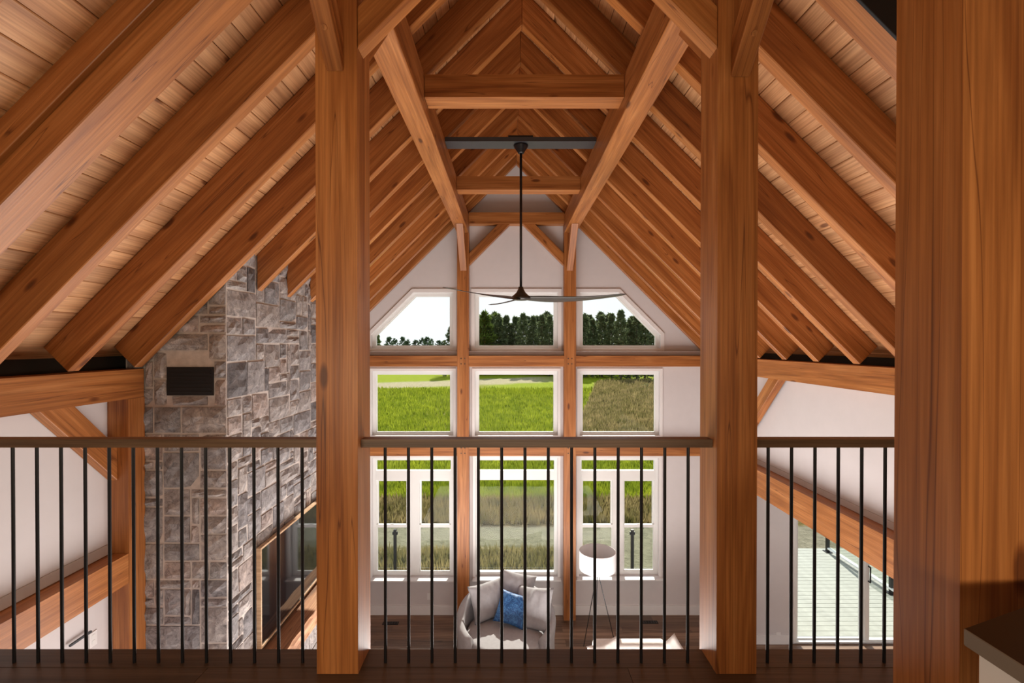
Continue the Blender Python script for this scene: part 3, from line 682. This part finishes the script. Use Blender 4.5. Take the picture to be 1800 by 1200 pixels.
def stone_bm(bm, u0, v0, w_, h_, P, rg, j=0.0095):
    """rough-faced block; P maps (u, v, depth) to world"""
    u0 += j; v0 += j; w_ -= 2 * j; h_ -= 2 * j; NX, NZ = (4, 3) if w_ > h_ else (3, 4)
    sx, sz = rg.uniform(-0.012, 0.012), rg.uniform(-0.012, 0.012); g = {}; sd = rg.uniform(0, 99)
    for a in range(NX + 1):
        for b in range(NZ + 1):
            edge = a in (0, NX) or b in (0, NZ)
            U = u0 + w_ * a / NX; V = v0 + h_ * b / NZ
            if not edge: U += rg.uniform(-.2, .2) * w_ / NX; V += rg.uniform(-.2, .2) * h_ / NZ
            else: U += rg.uniform(-.002, .002); V += rg.uniform(-.002, .002)
            d = (0.006 if edge else 0.020 + rg.uniform(-0.008, 0.012)) + sx * (a / NX - .5) + sz * (b / NZ - .5)
            g[a, b] = bm.verts.new(P(U, V, d))
    bk = {}
    for a in range(NX + 1):
        for b in range(NZ + 1):
            if a in (0, NX) or b in (0, NZ):
                U = u0 + w_ * a / NX; V = v0 + h_ * b / NZ; bk[a, b] = bm.verts.new(P(U, V, -0.012))
    for a in range(NX):
        for b in range(NZ): bm.faces.new((g[a, b], g[a + 1, b], g[a + 1, b + 1], g[a, b + 1]))
    for a in range(NX):
        bm.faces.new((bk[a, 0], bk[a + 1, 0], g[a + 1, 0], g[a, 0])); bm.faces.new((g[a, NZ], g[a + 1, NZ], bk[a + 1, NZ], bk[a, NZ]))
    for b in range(NZ):
        bm.faces.new((g[0, b], g[0, b + 1], bk[0, b + 1], bk[0, b])); bm.faces.new((bk[NX, b], bk[NX, b + 1], g[NX, b + 1], g[NX, b]))
    bmesh.ops.recalc_face_normals(bm, faces=bm.faces)
rg = random.Random(21); cnt = 0
extra = bmesh.new()
Pf = lambda u, v, d: (u, YC0 - d + 0.01, v)
Psd = lambda u, v, d: (XS + d - 0.01, u, v)
z0s = -2.62
vent = (-2.885, -2.495, E - 0.44, E - 0.20)
def emit(u0, v0, w_, h_, P, fr_axis, single):
    global cnt
    if single:
        b = bmesh.new(); stone_bm(b, u0, v0, w_, h_, P, rg); obj('stone', b, 'stone', ch); cnt += 1
    else: stone_bm(extra, u0, v0, w_, h_, P, rg)
for (u, v, w_, h_) in pack(0.85, 5.0, 0.0773, rg):
    U = WL + 0.005 + u; Z = z0s + v
    if Z > ZD - abs(U + w_ - XC): continue
    if U + w_ < XL - 0.02 and Z < 1.2: continue
    # leave the vent recess
    a, b, c, d = U, U + w_, Z, Z + h_
    if b > vent[0] + 0.03 and a < vent[1] - 0.03 and d > vent[2] + 0.03 and c < vent[3] - 0.03:
        if a < vent[0] - 0.03: b = vent[0]
        elif b > vent[1] + 0.03: a = vent[1]
        elif c < vent[2] - 0.03: d = vent[2]
        elif d > vent[3] + 0.03: c = vent[3]
        else: continue
        if b - a < 0.05 or d - c < 0.05: continue
    emit(a, c, b - a, d - c, Pf, 0, Z > -1.4 and b > XL)
for (u, v, w_, h_) in pack(YC1 - YC0, 5.0, 0.0785, rg):
    U = YC0 + 0.012 + u; Z = z0s + v
    if Z > ZD - abs(XS - XC): continue
    vis = Z > E - 0.66 * U and U < 6.0
    emit(U, Z, w_, h_, Psd, 0, vis and cnt < 299)
for (u, v, w_, h_) in pack(YC1 - YC0, z0s - FL, 0.0785, rg): emit(YC0 + 0.012 + u, FL + v, w_, h_, Psd, 0, False)
lay = extra.verts.layers.float.new('tone') if False else None
oe = obj('rear_stonework', extra, 'stone', ch); oe['kind'] = 'stuff'
# random tone per loose block inside the joined mesh
me = oe.data; att = me.attributes.new('tone', 'FLOAT', 'FACE')
par = list(range(len(me.vertices)))
def find(a):
    while par[a] != a: par[a] = par[par[a]]; a = par[a]
    return a
for e_ in me.edges:
    a, b = find(e_.vertices[0]), find(e_.vertices[1])
    if a != b: par[a] = b
for p in me.polygons: att.data[p.index].value = (find(p.vertices[0]) * 0.6180339) % 1.0
print('stones', cnt, 'planks', plank_n)
# black vent on the front of the chimney
t = thing('vent_cover', 'black rectangular vent recessed in the front of the stone chimney', 'vent', (-2.69, YC0, E - 0.32))
box('back_plate', vent[0], vent[1], YC0 - 0.004, YC0 + 0.02, vent[2], vent[3], 'black', t, 0.002)
for i in range(7):
    z = vent[2] + 0.025 + i * 0.031
    box('louvre', vent[0] + 0.015, vent[1] - 0.015, YC0 - 0.010, YC0 - 0.005, z, z + 0.008, 'black', t, 0.001)

# ---- television on the chimney side and mantel under it
t = thing('television', 'framed flat television on the side of the stone chimney, above the mantel', 'television', (-2.35, 5.4, E - 2.87))
tx = -2.33; ty0, ty1, tz0, tz1 = 4.50, 6.16, E - 2.865, E - 1.915
holed('bezel', [(ty0, tz0), (ty1, tz0), (ty1, tz1), (ty0, tz1)], [[(ty0 + 0.018, tz0 + 0.018), (ty1 - 0.018, tz0 + 0.018), (ty1 - 0.018, tz1 - 0.018), (ty0 + 0.018, tz1 - 0.018)]], 'yz', tx - 0.03, tx + 0.012, 'frame_wood', t)
box('screen', tx - 0.025, tx, ty0 + 0.018, ty1 - 0.018, tz0 + 0.018, tz1 - 0.018, 'screen', t, 0)
bm = bmesh.new(); NY = 24
prof = [(-2.352, -0.19), (-2.352, 0.0), (-2.24, 0.004), (-2.13, -0.004), (-2.115, -0.05), (-2.125, -0.12), (-2.12, -0.175), (-2.2, -0.19)]
rings = []
for i in range(NY + 1):
    y = 4.35 + 2.3 * i / NY; rr = []
    for j, (x, z) in enumerate(prof):
        q = noise.noise(Vector((x * 5, y * 4, z * 9 + j))) * 0.03 if j not in (0, 1) else 0
        rr.append(bm.verts.new((x + q, y, E - 2.92 + z + (q * 0.6 if j > 3 else 0))))
    rings.append(rr)
for a, b in zip(rings, rings[1:]):
    for j in range(len(prof)):
        k = (j + 1) % len(prof); bm.faces.new((a[j], a[k], b[k], b[j]))
bm.faces.new(rings[0][::-1]); bm.faces.new(rings[-1]); bmesh.ops.recalc_face_normals(bm, faces=bm.faces)
tag(obj('mantel', bm, 'mantel', None, frame((-2.2, 5.5, E - 3), (0, 1, 0))), 'rough-hewn timber mantel beam under the television', 'mantel')

# ============================================================ RAILING
def railing(x0, x1, xs, label, extra_l=0):
    t = thing('railing', label, 'railing', ((x0 + x1) / 2, 2.215, 0))
    bm = bmesh.new(); add_box(bm, x0, x1, 2.184, 2.246, 0.996, 1.033); bev(bm, 0.006)
    obj('handrail', bm, 'rail_wood', t, frame(((x0 + x1) / 2, 2.215, 1.01), (1, 0, 0)))
    first = None
    for xx in xs:
        m4 = frame((xx, 2.215, 0.498), (0, 0, 1))
        if first is None: first = tube('baluster', (xx, 2.215, 0.0), (xx, 2.215, 0.996), 0.0072, 'black_metal', t, seg=12, smooth=False); base = first
        else:
            o = share(first, 'baluster', Matrix.Translation((xx - xs[0], 0, 0)) @ WM[first.name], t)
    return t
YRB = 2.215
cs = [px(v, YRB) for v in (676.7 + 41.03 * i for i in range(14))]
railing(PX[0][1] + 0.001, PX[1][0] - 0.001, cs, 'centre railing section of black balusters between the two big posts')
ls = [px(530.5 - 42.45 * i, YRB) for i in range(15)]
railing(WL + 0.01, PX[0][0] - 0.001, ls, 'left railing section of black balusters, running to the left edge')
rs = [px(1351 + 41.2 * i, YRB) for i in range(6)]
railing(PX[1][1] + 0.001, WR - 0.01, rs + [rs[-1] + 0.1075 * k for k in range(1, 16)], 'right railing section of black balusters, up to the close-up post')

# half wall and dark cap at the lower right
tag(box('wall_half', 0.872, 1.05, 0.1, 0.893, 0.0, 0.903, 'wall', None, 0.003), kind='structure')
bm = bmesh.new(); add_prism(bm, [(0.849, 0.05), (1.6, 0.05), (1.6, 1.093), (1.36, 1.0985), (0.849, 0.900)], 'xy', 0.904, 0.9355); bev(bm, 0.0015)
bm.faces.ensure_lookup_table(); bm.normal_update()
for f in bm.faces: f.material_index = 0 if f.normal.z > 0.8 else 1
tag(obj('countertop', bm, ['cap', 'cap_edge']), 'dark brown board capping the white half wall at the lower right corner', 'counter')

# ============================================================ CEILING FAN
fx, fy = XC + 0.005, 5.152
t = thing('ceiling_fan', 'black three-blade ceiling fan hanging on a long rod before the windows', 'fan', (fx, fy, E + 2.10))
lathe('canopy', [(0.0, -0.088), (0.030, -0.088), (0.036, -0.075), (0.072, -0.02), (0.078, -0.006), (0.076, 0.0), (0.0, 0.0)], (fx, fy, E + 2.102), 'black_metal', t)
tube('down_rod', (fx, fy, E + 2.02), (fx, fy, E + 0.59), 0.0135, 'black_metal', t, seg=14, smooth=True)
lathe('motor_housing', [(0.0, 0.60), (0.024, 0.60), (0.026, 0.585), (0.045, 0.545), (0.075, 0.515), (0.10, 0.495), (0.11, 0.475), (0.07, 0.458), (0.0, 0.452)], (fx, fy, E), 'fan', t)
for ang in (-11, 109, 229):
    bm = bmesh.new(); N = 22; a = R(ang); dr_ = Vector((math.cos(a), math.sin(a), 0)); nr = Vector((-math.sin(a), math.cos(a), 0)); rows = []
    for i in range(N + 1):
        s_ = i / N; r_ = 0.06 + 1.03 * s_
        wd = 0.075 * (1 - s_) ** 0.5 * 0.3 + 0.082 * math.sin(min(1, s_ * 2.2 + .25) * math.pi / 2) * (1 - 0.45 * s_)
        if s_ > 0.93: wd *= math.sqrt(max(0.02, 1 - ((s_ - 0.93) / 0.07) ** 2))
        sweep = 0.05 * math.sin(s_ * math.pi); tw = R(-20 + 12 * s_)
        zc = E + 0.478 - 0.022 * math.sin(s_ * math.pi * 0.9) + 0.03 * s_ ** 1.5
        c = Vector((fx, fy, 0)) + dr_ * r_ + nr * sweep; row = []
        for q, th in ((-1, 0), (-0.5, 1), (0.5, 1), (1, 0), (0.5, -1), (-0.5, -1)):
            o_ = nr * (wd * q * math.cos(tw)); row.append(bm.verts.new(c + o_ + Vector((0, 0, zc + wd * q * math.sin(tw) + th * 0.004 * (1.6 - s_)))))
        rows.append(row)
    for p, q in zip(rows, rows[1:]):
        for j in range(6):
            k = (j + 1) % 6; bm.faces.new((p[j], p[k], q[k], q[j]))
    bm.faces.new(rows[0][::-1]); bm.faces.new(rows[-1]); bmesh.ops.recalc_face_normals(bm, faces=bm.faces)
    obj('blade', bm, 'fan', t, frame((fx, fy, E + 0.48), dr_), True)

# ============================================================ LIVING ROOM FURNITURE
def pillow(name, c, w_, h_, T, normal, roll, mat, label, grp=None, seed=0, N=18, wr=1.0):
    bm = bmesh.new(); grid = {}
    for side in (1, -1):
        for i in range(N + 1):
            for j in range(N + 1):
                u = 2 * i / N - 1; v = 2 * j / N - 1
                b = max(0.0, (1 - u * u) * (1 - v * v))
                t_ = T * b ** 0.42
                x = u * w_ / 2 * (1 - 0.09 * (1 - abs(v) ** 2)); y = v * h_ / 2 * (1 - 0.09 * (1 - abs(u) ** 2))
                q = noise.fractal(Vector((x * 7 + seed, y * 3, side)), 1, 2, 4) * 0.024 * wr * min(1, b * 5) * (1 + max(0, v))
                if (i in (0, N) or j in (0, N)):
                    if side == -1: grid[side, i, j] = grid[1, i, j]; continue
                    t_ = 0; q = 0
                grid[side, i, j] = bm.verts.new((x, y, side * t_ + q))
    for side in (1, -1):
        for i in range(N):
            for j in range(N):
                f = [grid[side, i, j], grid[side, i + 1, j], grid[side, i + 1, j + 1], grid[side, i, j + 1]]
                bm.faces.new(f if side > 0 else f[::-1])
    z = Vector(normal).normalized(); up = Vector((0, 0, 1)); x = up.cross(z).normalized(); y = z.cross(x)
    m3 = Matrix((x, y, z)).transposed().to_4x4(); m3 = Matrix.Translation(c) @ m3 @ Matrix.Rotation(R(roll), 4, 'Z')
    bmesh.ops.transform(bm, matrix=m3, verts=bm.verts)
    o = obj(name, bm, mat, None, m3, True); return tag(o, label, 'pillow', grp)
cx, cy = -0.045, 7.12
t = thing('armchair', 'large round grey upholstered armchair below the centre window', 'armchair', (cx, cy, FL))
bm = bmesh.new(); N = 44; prof_n = 8; rows = []
for i in range(N + 1):
    a = R(-42 + (264) * i / N)          # opening toward the viewer (-y)
    d = Vector((math.cos(a), math.sin(a), 0))
    back = max(0, math.sin(a)); f = 0.5 + 0.5 * math.sin(a)
    hh = 0.46 + 0.36 * f ** 1.2
    row = []
    fl_ = 0.05 * (1 - f)
    for (r_, z) in ((0.0, 0.05), (0.0, hh * 0.5), (0.02, hh - 0.06), (0.01, hh - 0.01), (-0.05, hh + 0.015), (-0.085, hh - 0.01), (-0.105, hh - 0.07), (-0.11, 0.30), (-0.11, 0.05)):
        rx, ry = 0.715 + r_, 0.66 + r_
        row.append(bm.verts.new((cx + rx * d.x, cy + ry * d.y, FL + z)))
    rows.append(row)
for p, q in zip(rows, rows[1:]):
    for j in range(len(p) - 1): bm.faces.new((p[j], q[j], q[j + 1], p[j + 1]))
for rw in (rows[0], rows[-1]): bm.faces.new(rw)
bmesh.ops.recalc_face_normals(bm, faces=bm.faces)
obj('shell', bm, 'grey_fabric', t, None, True)
lathe('seat_cushion', [(0.0, 0.10), (0.555, 0.10), (0.575, 0.14), (0.58, 0.37), (0.565, 0.405), (0.52, 0.42), (0.0, 0.43)], (cx, cy - 0.05, FL), 'grey_fabric', t, seg=40)
lathe('base', [(0.0, 0.0), (0.42, 0.0), (0.42, 0.07), (0.0, 0.07)], (cx, cy, FL), 'black', t, seg=32)
g = 'grey back pillows of the round armchair'
pillow('pillow', (-0.31, 7.40, FL + 0.67), 0.60, 0.54, 0.10, (0.45, -1, 0.55), 4, 'pillow_grey', 'grey back pillow at the left side of the round armchair', g, 1)
pillow('pillow', (0.12, 7.55, FL + 0.76), 0.56, 0.50, 0.10, (-0.12, -1, 0.5), -8, 'pillow_grey', 'grey pillow at the back of the round armchair, under the window, highest one', g, 2)
pillow('pillow', (0.36, 7.20, FL + 0.66), 0.64, 0.60, 0.10, (-0.7, -0.9, 0.65), 12, 'pillow_grey', 'grey back pillow at the right side of the round armchair', g, 3)
pillow('pillow', (0.04, 7.22, FL + 0.64), 0.46, 0.46, 0.08, (-0.05, -1, 0.85), -14, 'blue', 'blue patterned throw pillow in the middle of the round armchair', None, 4)
# floor lamp
t = thing('floor_lamp', 'floor lamp with a white drum shade on thin black tripod legs', 'lamp', (1.29, 7.02, FL))
lc = (1.285, 7.02)
zt, zb = E - 3.02, E - 3.28
bm = bmesh.new(); seg = 36; rr = []
for (r_, z) in ((0.262, zb), (0.262, zt), (0.256, zt), (0.256, zb)):
    rr.append([bm.verts.new((lc[0] + r_ * math.cos(2 * math.pi * i / seg), lc[1] + r_ * math.sin(2 * math.pi * i / seg), z)) for i in range(seg)])
for k in range(4):
    a, b = rr[k], rr[(k + 1) % 4]
    for i in range(seg):
        j = (i + 1) % seg; bm.faces.new((a[i], a[j], b[j], b[i]))
bmesh.ops.recalc_face_normals(bm, faces=bm.faces)
obj('lamp_shade', bm, 'lamp_shade', t, Matrix.Translation((*lc, zb)), False)
lathe('diffuser', [(0.0, 0.0), (0.25, 0.0), (0.25, 0.004), (0.0, 0.004)], (*lc, zb + 0.015), 'lamp_shade', t)
lathe('hub', [(0.0, -0.05), (0.012, -0.05), (0.016, -0.02), (0.016, 0.01), (0.0, 0.014)], (*lc, zb - 0.0), 'black_metal', t, seg=12)
for p in ((1.135, 7.33), (1.60, 7.02), (1.19, 6.70)):
    tube('leg', (lc[0], lc[1], zb - 0.02), (p[0], p[1], FL + 0.004), 0.006, 'black_metal', t, seg=8)
# cream sofa whose back just shows above the loft edge
t = thing('sofa', 'cream sofa just showing over the loft edge, right of the lamp', 'sofa', (1.6, 5.75, FL))
def softbox(name, x0, x1, y0, y1, z0, z1, r_, mat, parent, rot=0):
    bm = bmesh.new(); add_box(bm, x0, x1, y0, y1, z0, z1)
    bmesh.ops.bevel(bm, geom=list(bm.edges), offset=r_, segments=4, profile=0.6, affect='EDGES', clamp_overlap=True)
    return obj(name, bm, mat, parent, None, True)
softbox('base', 1.0, 2.3, 5.35, 6.18, FL + 0.08, FL + 0.34, 0.04, 'cream_fabric', t)
softbox('seat_cushion', 1.16, 2.14, 5.35, 6.0, FL + 0.34, FL + 0.47, 0.05, 'cream_fabric', t)
softbox('backrest', 1.06, 1.98, 6.0, 6.2, FL + 0.3, FL + 0.84, 0.07, 'cream_fabric', t)
softbox('arm', 1.0, 1.16, 5.35, 6.18, FL + 0.3, FL + 0.60, 0.05, 'cream_fabric', t)
softbox('arm', 2.14, 2.3, 5.35, 6.18, FL + 0.3, FL + 0.60, 0.05, 'cream_fabric', t)
for k in range(4):
    bx, by = (1.06, 2.24)[k % 2], (5.42, 6.1)[k // 2]; tube('foot', (bx, by, FL), (bx, by, FL + 0.081), 0.02, 'black', t, seg=8)
pillow('pillow', (1.22, 5.98, FL + 0.70), 0.44, 0.40, 0.09, (0.2, -1, 0.45), 10, 'cream_fabric', 'cream pillow at the left end of the cream sofa', None, 6)
pillow('pillow', (2.02, 5.98, FL + 0.68), 0.44, 0.42, 0.08, (-0.3, -1, 0.4), 40, 'cream_fabric', 'cream pillow standing on its corner, right end of the sofa', None, 7)
# floor registers
for (x0, x1, y, side) in ((px(672, 7.95), px(700, 7.95), 7.94, 'left'), (px(1129, 7.95), px(1158, 7.95), 7.97, 'right')):
    t = thing('floor_register', 'dark floor vent by the baseboard under the %s window' % side, 'vent', ((x0 + x1) / 2, y, FL))
    box('plate', x0, x1, y - 0.045, y + 0.045, FL + 0.0005, FL + 0.004, 'black', t, 0.001)
    for k in range(6):
        xx = x0 + (x1 - x0) * (k + 0.7) / 6.4; box('slat', xx, xx + 0.012, y - 0.036, y + 0.036, FL + 0.0042, FL + 0.007, 'black_metal', t, 0)
# wall outlets and the slim grey bar on the left wall
def outlet(c, nrm, label):
    t = thing('outlet', label, 'outlet', c); x, y, z = c
    if nrm == 'y':
        box('cover', x - 0.035, x + 0.035, y - 0.006, y, z - 0.057, z + 0.057, 'trim', t, 0.002)
        for d in (-0.022, 0.022): box('socket', x - 0.014, x + 0.014, y - 0.008, y - 0.0062, z + d - 0.014, z + d + 0.014, 'vinyl', t, 0.001)
    else:
        box('cover', x, x + 0.006, y - 0.035, y + 0.035, z - 0.057, z + 0.057, 'trim', t, 0.002)
        for d in (-0.022, 0.022): box('socket', x + 0.0062, x + 0.008, y - 0.014, y + 0.014, z + d - 0.014, z + d + 0.014, 'vinyl', t, 0.001)
outlet((px(754, 8.2), YW - 0.001, pz(1049, 8.2)), 'y', 'white outlet on the far wall below the left window')
outlet((px(1370, 7.4), YS - 0.001, pz(1119, 7.4)), 'y', 'white outlet on the wall left of the sliding door')
outlet((WL + 0.001, 3.745, E - 2.30), 'x', 'white outlet on the left wall beneath the girt')
tag(box('grey_bar', WL + 0.02, WL + 0.035, 3.52, 3.70, E - 2.22, E - 2.205, 'steel', None, 0.002), 'thin grey bar on the white wall below the left girt', 'rod')

# ============================================================ OUTSIDE
GZ = E - 5.2
bm = bmesh.new()
nx, ny = 60, 70; vv = {}
for i in range(nx + 1):
    for j in range(ny + 1):
        x = -120 + 280 * (i / nx); y = 8.45 + 500 * (j / ny) ** 2.2
        vv[i, j] = bm.verts.new((x, y, GZ + 0.10 * noise.noise(Vector((x * .15, y * .15, 0))) * min(1, (y - 8) / 12)))
for i in range(nx):
    for j in range(ny): bm.faces.new((vv[i, j], vv[i + 1, j], vv[i + 1, j + 1], vv[i, j + 1]))
tag(obj('ground', bm, 'ground', None, Matrix.Identity(4), True), kind='structure')
# deck outside the sliding door
dk = tag(box('deck', 3.9, 9.6, YS + 0.121, 10.9, FL - 0.30, FL - 0.06, 'gap', None, 0), kind='structure')
y = YS + 0.121
while y < 10.88:
    box('board', 3.85, 9.65, y, y + 0.128, FL - 0.06, FL - 0.034, 'deck_out', dk, 0.003, (1, 0, 0)); y += 0.137
# guard of the deck: black posts, pale bottom rail, glass
t = thing('glass_guard', 'deck railing of black posts and glass beyond the sliding door', 'railing', (7.1, 9.6, FL))
for yy in (10.75, 8.95, 7.75):
    p = box('post', 7.07, 7.13, yy - 0.03, yy + 0.03, FL - 0.033, FL + 1.0, 'black_metal', t, 0.004)
    box('post_foot', 7.03, 7.17, yy - 0.07, yy + 0.07, FL - 0.033, FL - 0.02, 'black_metal', p, 0.002)
box('bottom_rail', 7.06, 7.14, 7.80, 10.70, FL + 0.05, FL + 0.08, 'vinyl', t, 0.003)
box('glass_pane', 7.095, 7.105, 7.82, 8.90, FL + 0.082, FL + 0.98, 'guard_glass', t, 0)
box('glass_pane', 7.095, 7.105, 9.0, 10.68, FL + 0.082, FL + 0.98, 'guard_glass', t, 0)
# patio and glass guard in front of the far windows
tag(box('patio', -5.2, 3.85, 8.45, 10.45, GZ - 0.05, E - 4.93, 'deck_out', None, 0), kind='structure')
t = thing('glass_guard', 'low glass railing with black posts outside the lower far windows', 'railing', (0.1, 10.4, E - 4.93))
Yg = 10.40; gx = [px(v, Yg) for v in (275, 484, 694, 903 if 0 else 1112, 1320)]
gx = [px(v, Yg) for v in (484, 694, 1112, 1250)]
for xx in gx:
    p = box('post', xx - 0.03, xx + 0.03, Yg - 0.03, Yg + 0.03, E - 4.93, pz(931, Yg), 'black_metal', t, 0.004)
    box('clamp', xx - 0.055, xx + 0.055, Yg - 0.02, Yg + 0.02, pz(940, Yg), pz(935, Yg), 'black_metal', p, 0.003)
for a, b in zip(gx, gx[1:]):
    box('glass_pane', a + 0.036, b - 0.036, Yg - 0.006, Yg + 0.006, pz(999, Yg), pz(928, Yg), 'guard_glass', t, 0)

# ---- trees
def conifer_mesh(name, seed, H=10.0, Wd=2.6, mats=('pine', 'bark'), clumps=420, bare=0.12, spread=0.35):
    r_ = random.Random(seed); bm = bmesh.new()
    add_tube(bm, (0, 0, 0), (0, 0, H * 0.92), 0.14, 0.03, 7)
    for f in bm.faces: f.material_index = 1
    for _ in range(clumps):
        s_ = bare + (1 - bare) * r_.random() ** 0.85; z = H * s_
        rad = Wd * 0.5 * ((1 - s_) ** 0.75 * 1.0 + 0.05) * (0.75 + 0.25 * math.sin(z * 5 + seed))
        a = r_.uniform(0, 6.283); rr_ = rad * math.sqrt(r_.uniform(0.15, 1)); c = Vector((rr_ * math.cos(a), rr_ * math.sin(a), z + r_.uniform(-.1, .1)))
        out = Vector((math.cos(a), math.sin(a), 0.25))
        for _k in range(7):
            d = (out + Vector((r_.uniform(-1, 1), r_.uniform(-1, 1), r_.uniform(-.5, .9))) * 0.9).normalized(); L_ = r_.uniform(0.18, 0.42) * spread * 3
            sd = d.cross(Vector((r_.uniform(-1, 1), r_.uniform(-1, 1), 1))).normalized() * L_ * 0.28
            v = [bm.verts.new(c + sd), bm.verts.new(c - sd), bm.verts.new(c + d * L_)]; bm.faces.new(v).material_index = 0
    for k in range(26):
        z = H * (0.25 + 0.6 * k / 26); a = k * 2.4; L_ = Wd * 0.42 * (1 - z / H) ** 0.7
        n0 = len(bm.faces); add_tube(bm, (0, 0, z), (L_ * math.cos(a), L_ * math.sin(a), z + 0.15), 0.03, 0.008, 4, False)
        bm.faces.ensure_lookup_table()
        for f in bm.faces[n0:]: f.material_index = 1
    me = bpy.data.meshes.new(name); bm.to_mesh(me); bm.free()
    for q in mats: me.materials.append(M[q])
    return me
protos = [conifer_mesh('pine_tree', 3 + k, 10.0, 5.2, clumps=900, bare=0.02) for k in range(3)]
leafp = [conifer_mesh('leafy_tree', 40 + k, 8.0, 6.0, ('leafy', 'bark'), 420, 0.15, 0.5) for k in range(2)]
farp = [conifer_mesh('distant_tree', 60 + k, 8.0, 7.0, ('far_leaf', 'bark'), 160, 0.05, 0.9) for k in range(2)]
def tree(name, me, x, y, s_, label, grp, sw=None):
    o = bpy.data.objects.new(name, me); C.objects.link(o)
    sw = sw or s_
    place(o, Matrix.Translation((x, y, GZ - 0.1)) @ Matrix.Rotation(rnd.uniform(0, 6.28), 4, 'Z') @ Matrix.Diagonal((sw, sw, s_, 1)))
    tag(o, label, 'tree', grp); return o
tx_ = 835
pn = {'centre': 0, 'right': 0}
while tx_ < 1175:
    if 985 < tx_ < 1010: tx_ = 1014
    Y = 82 - max(0, tx_ - 900) * 0.055 + rnd.uniform(-1.5, 1.5)
    wn_ = 'centre' if tx_ < 1000 else 'right'; pn[wn_] += 1
    ytop = 556 + rnd.uniform(-6, 6) - (6 if 1060 < tx_ < 1100 else 0)
    tree('pine_tree', protos[rnd.randrange(3)], px(tx_, Y), Y, (5.2 + (603 - ytop) / 850 * Y) / 9.9, '%s dark pine from the left in the front treeline row, %s upper window' % (ORD[pn[wn_] - 1], wn_), 'pines of the far treeline'); tx_ += rnd.uniform(13, 18)
tx_ = 830
while tx_ < 1215:
    Y = 88 + rnd.uniform(-2, 2); ytop = 555 + rnd.uniform(-6, 6)
    tree('pine_tree', protos[rnd.randrange(3)], px(tx_, Y), Y, (5.2 + (603 - ytop) / 850 * Y) / 9.9, 'dark pine standing behind the front row of the treeline', 'pines behind the treeline front', 1.5); tx_ += rnd.uniform(15, 22)
tree('leafy_tree', leafp[0], px(852, 79), 79, (5.2 + 54 / 850 * 79) / 8, 'bright leafy tree at the left end of the treeline, centre window', None)
tree('leafy_tree', leafp[1], px(872, 84), 84, (5.2 + 50 / 850 * 84) / 8, 'bright leafy tree second from the left end of the treeline', None)
tree('pine_tree', protos[1], px(793, 76), 76, (5.2 + 28 / 850 * 76) / 9.9, 'lone pine at the right edge of the left upper window', None, 1.0)
tree('leafy_tree', leafp[1], px(663, 110), 110, (5.2 + 18 / 850 * 110) / 8, 'leafy tree at the left edge of the left upper window', None, 0.7)
for k, (xx, yt) in enumerate(((684, 592), (694, 595), (708, 592), (716, 597), (731, 597), (742, 594), (751, 592), (758, 596), (771, 598), (779, 600))):
    Y = 200 + (k % 3) * 12
    tree('distant_tree', farp[k % 2], px(xx, Y), Y, (5.2 + (603 - yt) / 850 * Y) / 8.1, '%s small hazy tree from the left on the horizon, left upper window' % ORD[k], 'distant trees on the horizon', 0.95)
# bushes in the field
for k, (xx, yy, r_, lab) in enumerate(((1133, 679, 0.55, 'small dark bush far off in the weedy patch'), (1107, 756, 0.22, 'small dark bush close in the weedy patch'))):
    Y = 850 * 5.2 / (yy + 3 - 603); bm = bmesh.new(); r2 = random.Random(k + 5)
    for _ in range(500):
        d = Vector((r2.gauss(0, 1), r2.gauss(0, 1), abs(r2.gauss(0, 1)))).normalized(); c = Vector((px(xx, Y), Y, GZ)) + Vector((d.x * 1.3, d.y, d.z * 0.8)) * r_ * r2.uniform(.5, 1)
        s1 = Vector((r2.uniform(-1, 1), r2.uniform(-1, 1), r2.uniform(-1, 1))) * r_ * .25; s2 = Vector((r2.uniform(-1, 1), r2.uniform(-1, 1), r2.uniform(-1, 1))) * r_ * .25
        bm.faces.new([bm.verts.new(c), bm.verts.new(c + s1), bm.verts.new(c + s2)])
    tag(obj('bush', bm, 'pine'), lab, 'bush')
# grass blades
def blades(name, n_, region, h0, h1, mat, label, seed):
    r_ = random.Random(seed); vs_, fs = [], []
    while len(fs) < n_:
        x, y = region(r_)
        if x is None: continue
        h = r_.uniform(h0, h1) * (0.6 + y / 40); a = r_.uniform(0, 3.14); w_ = h * 0.12 * (0.7 + y / 50)
        k = len(vs_); dx_, dy_ = math.cos(a) * w_, math.sin(a) * w_
        vs_ += [(x - dx_, y - dy_, GZ - 0.03), (x + dx_, y + dy_, GZ - 0.03), (x + r_.uniform(-.4, .4) * h, y + r_.uniform(-.4, .4) * h, GZ + h)]; fs.append((k, k + 1, k + 2))
    me = bpy.data.meshes.new(name); me.from_pydata(vs_, [], fs); me.materials.append(M[mat])
    o = bpy.data.objects.new(name, me); C.objects.link(o); tag(o, label, 'grass', None, 'stuff'); WM[o.name] = Matrix.Identity(4)
def edge_x(y): return 0.22 * y - 2.4
def reg_g(r_):
    y = 16 + 38 * r_.random() ** 1.6; x = r_.uniform(-0.33 * y, 0.36 * y)
    if y > 24 and x > edge_x(y): return None, None
    return x, y
def reg_d(r_):
    if r_.random() < 0.5:
        y = r_.uniform(10.8, 16.0); x = r_.uniform(-0.33 * y, 0.36 * y)
        if 12.0 < y < 13.8 or (y < 12.3 and x > 2.2): return None, None
        return x, y
    y = 24 + 40 * r_.random() ** 1.5; x = r_.uniform(edge_x(y), 0.36 * y)
    return x, y
blades('grass', 60000, reg_g, 0.10, 0.26, 'grass_green', 'bright green field grass', 1)
blades('dry_weeds', 36000, reg_d, 0.10, 0.32, 'grass_dry', 'dry brown weeds and seed heads', 2)
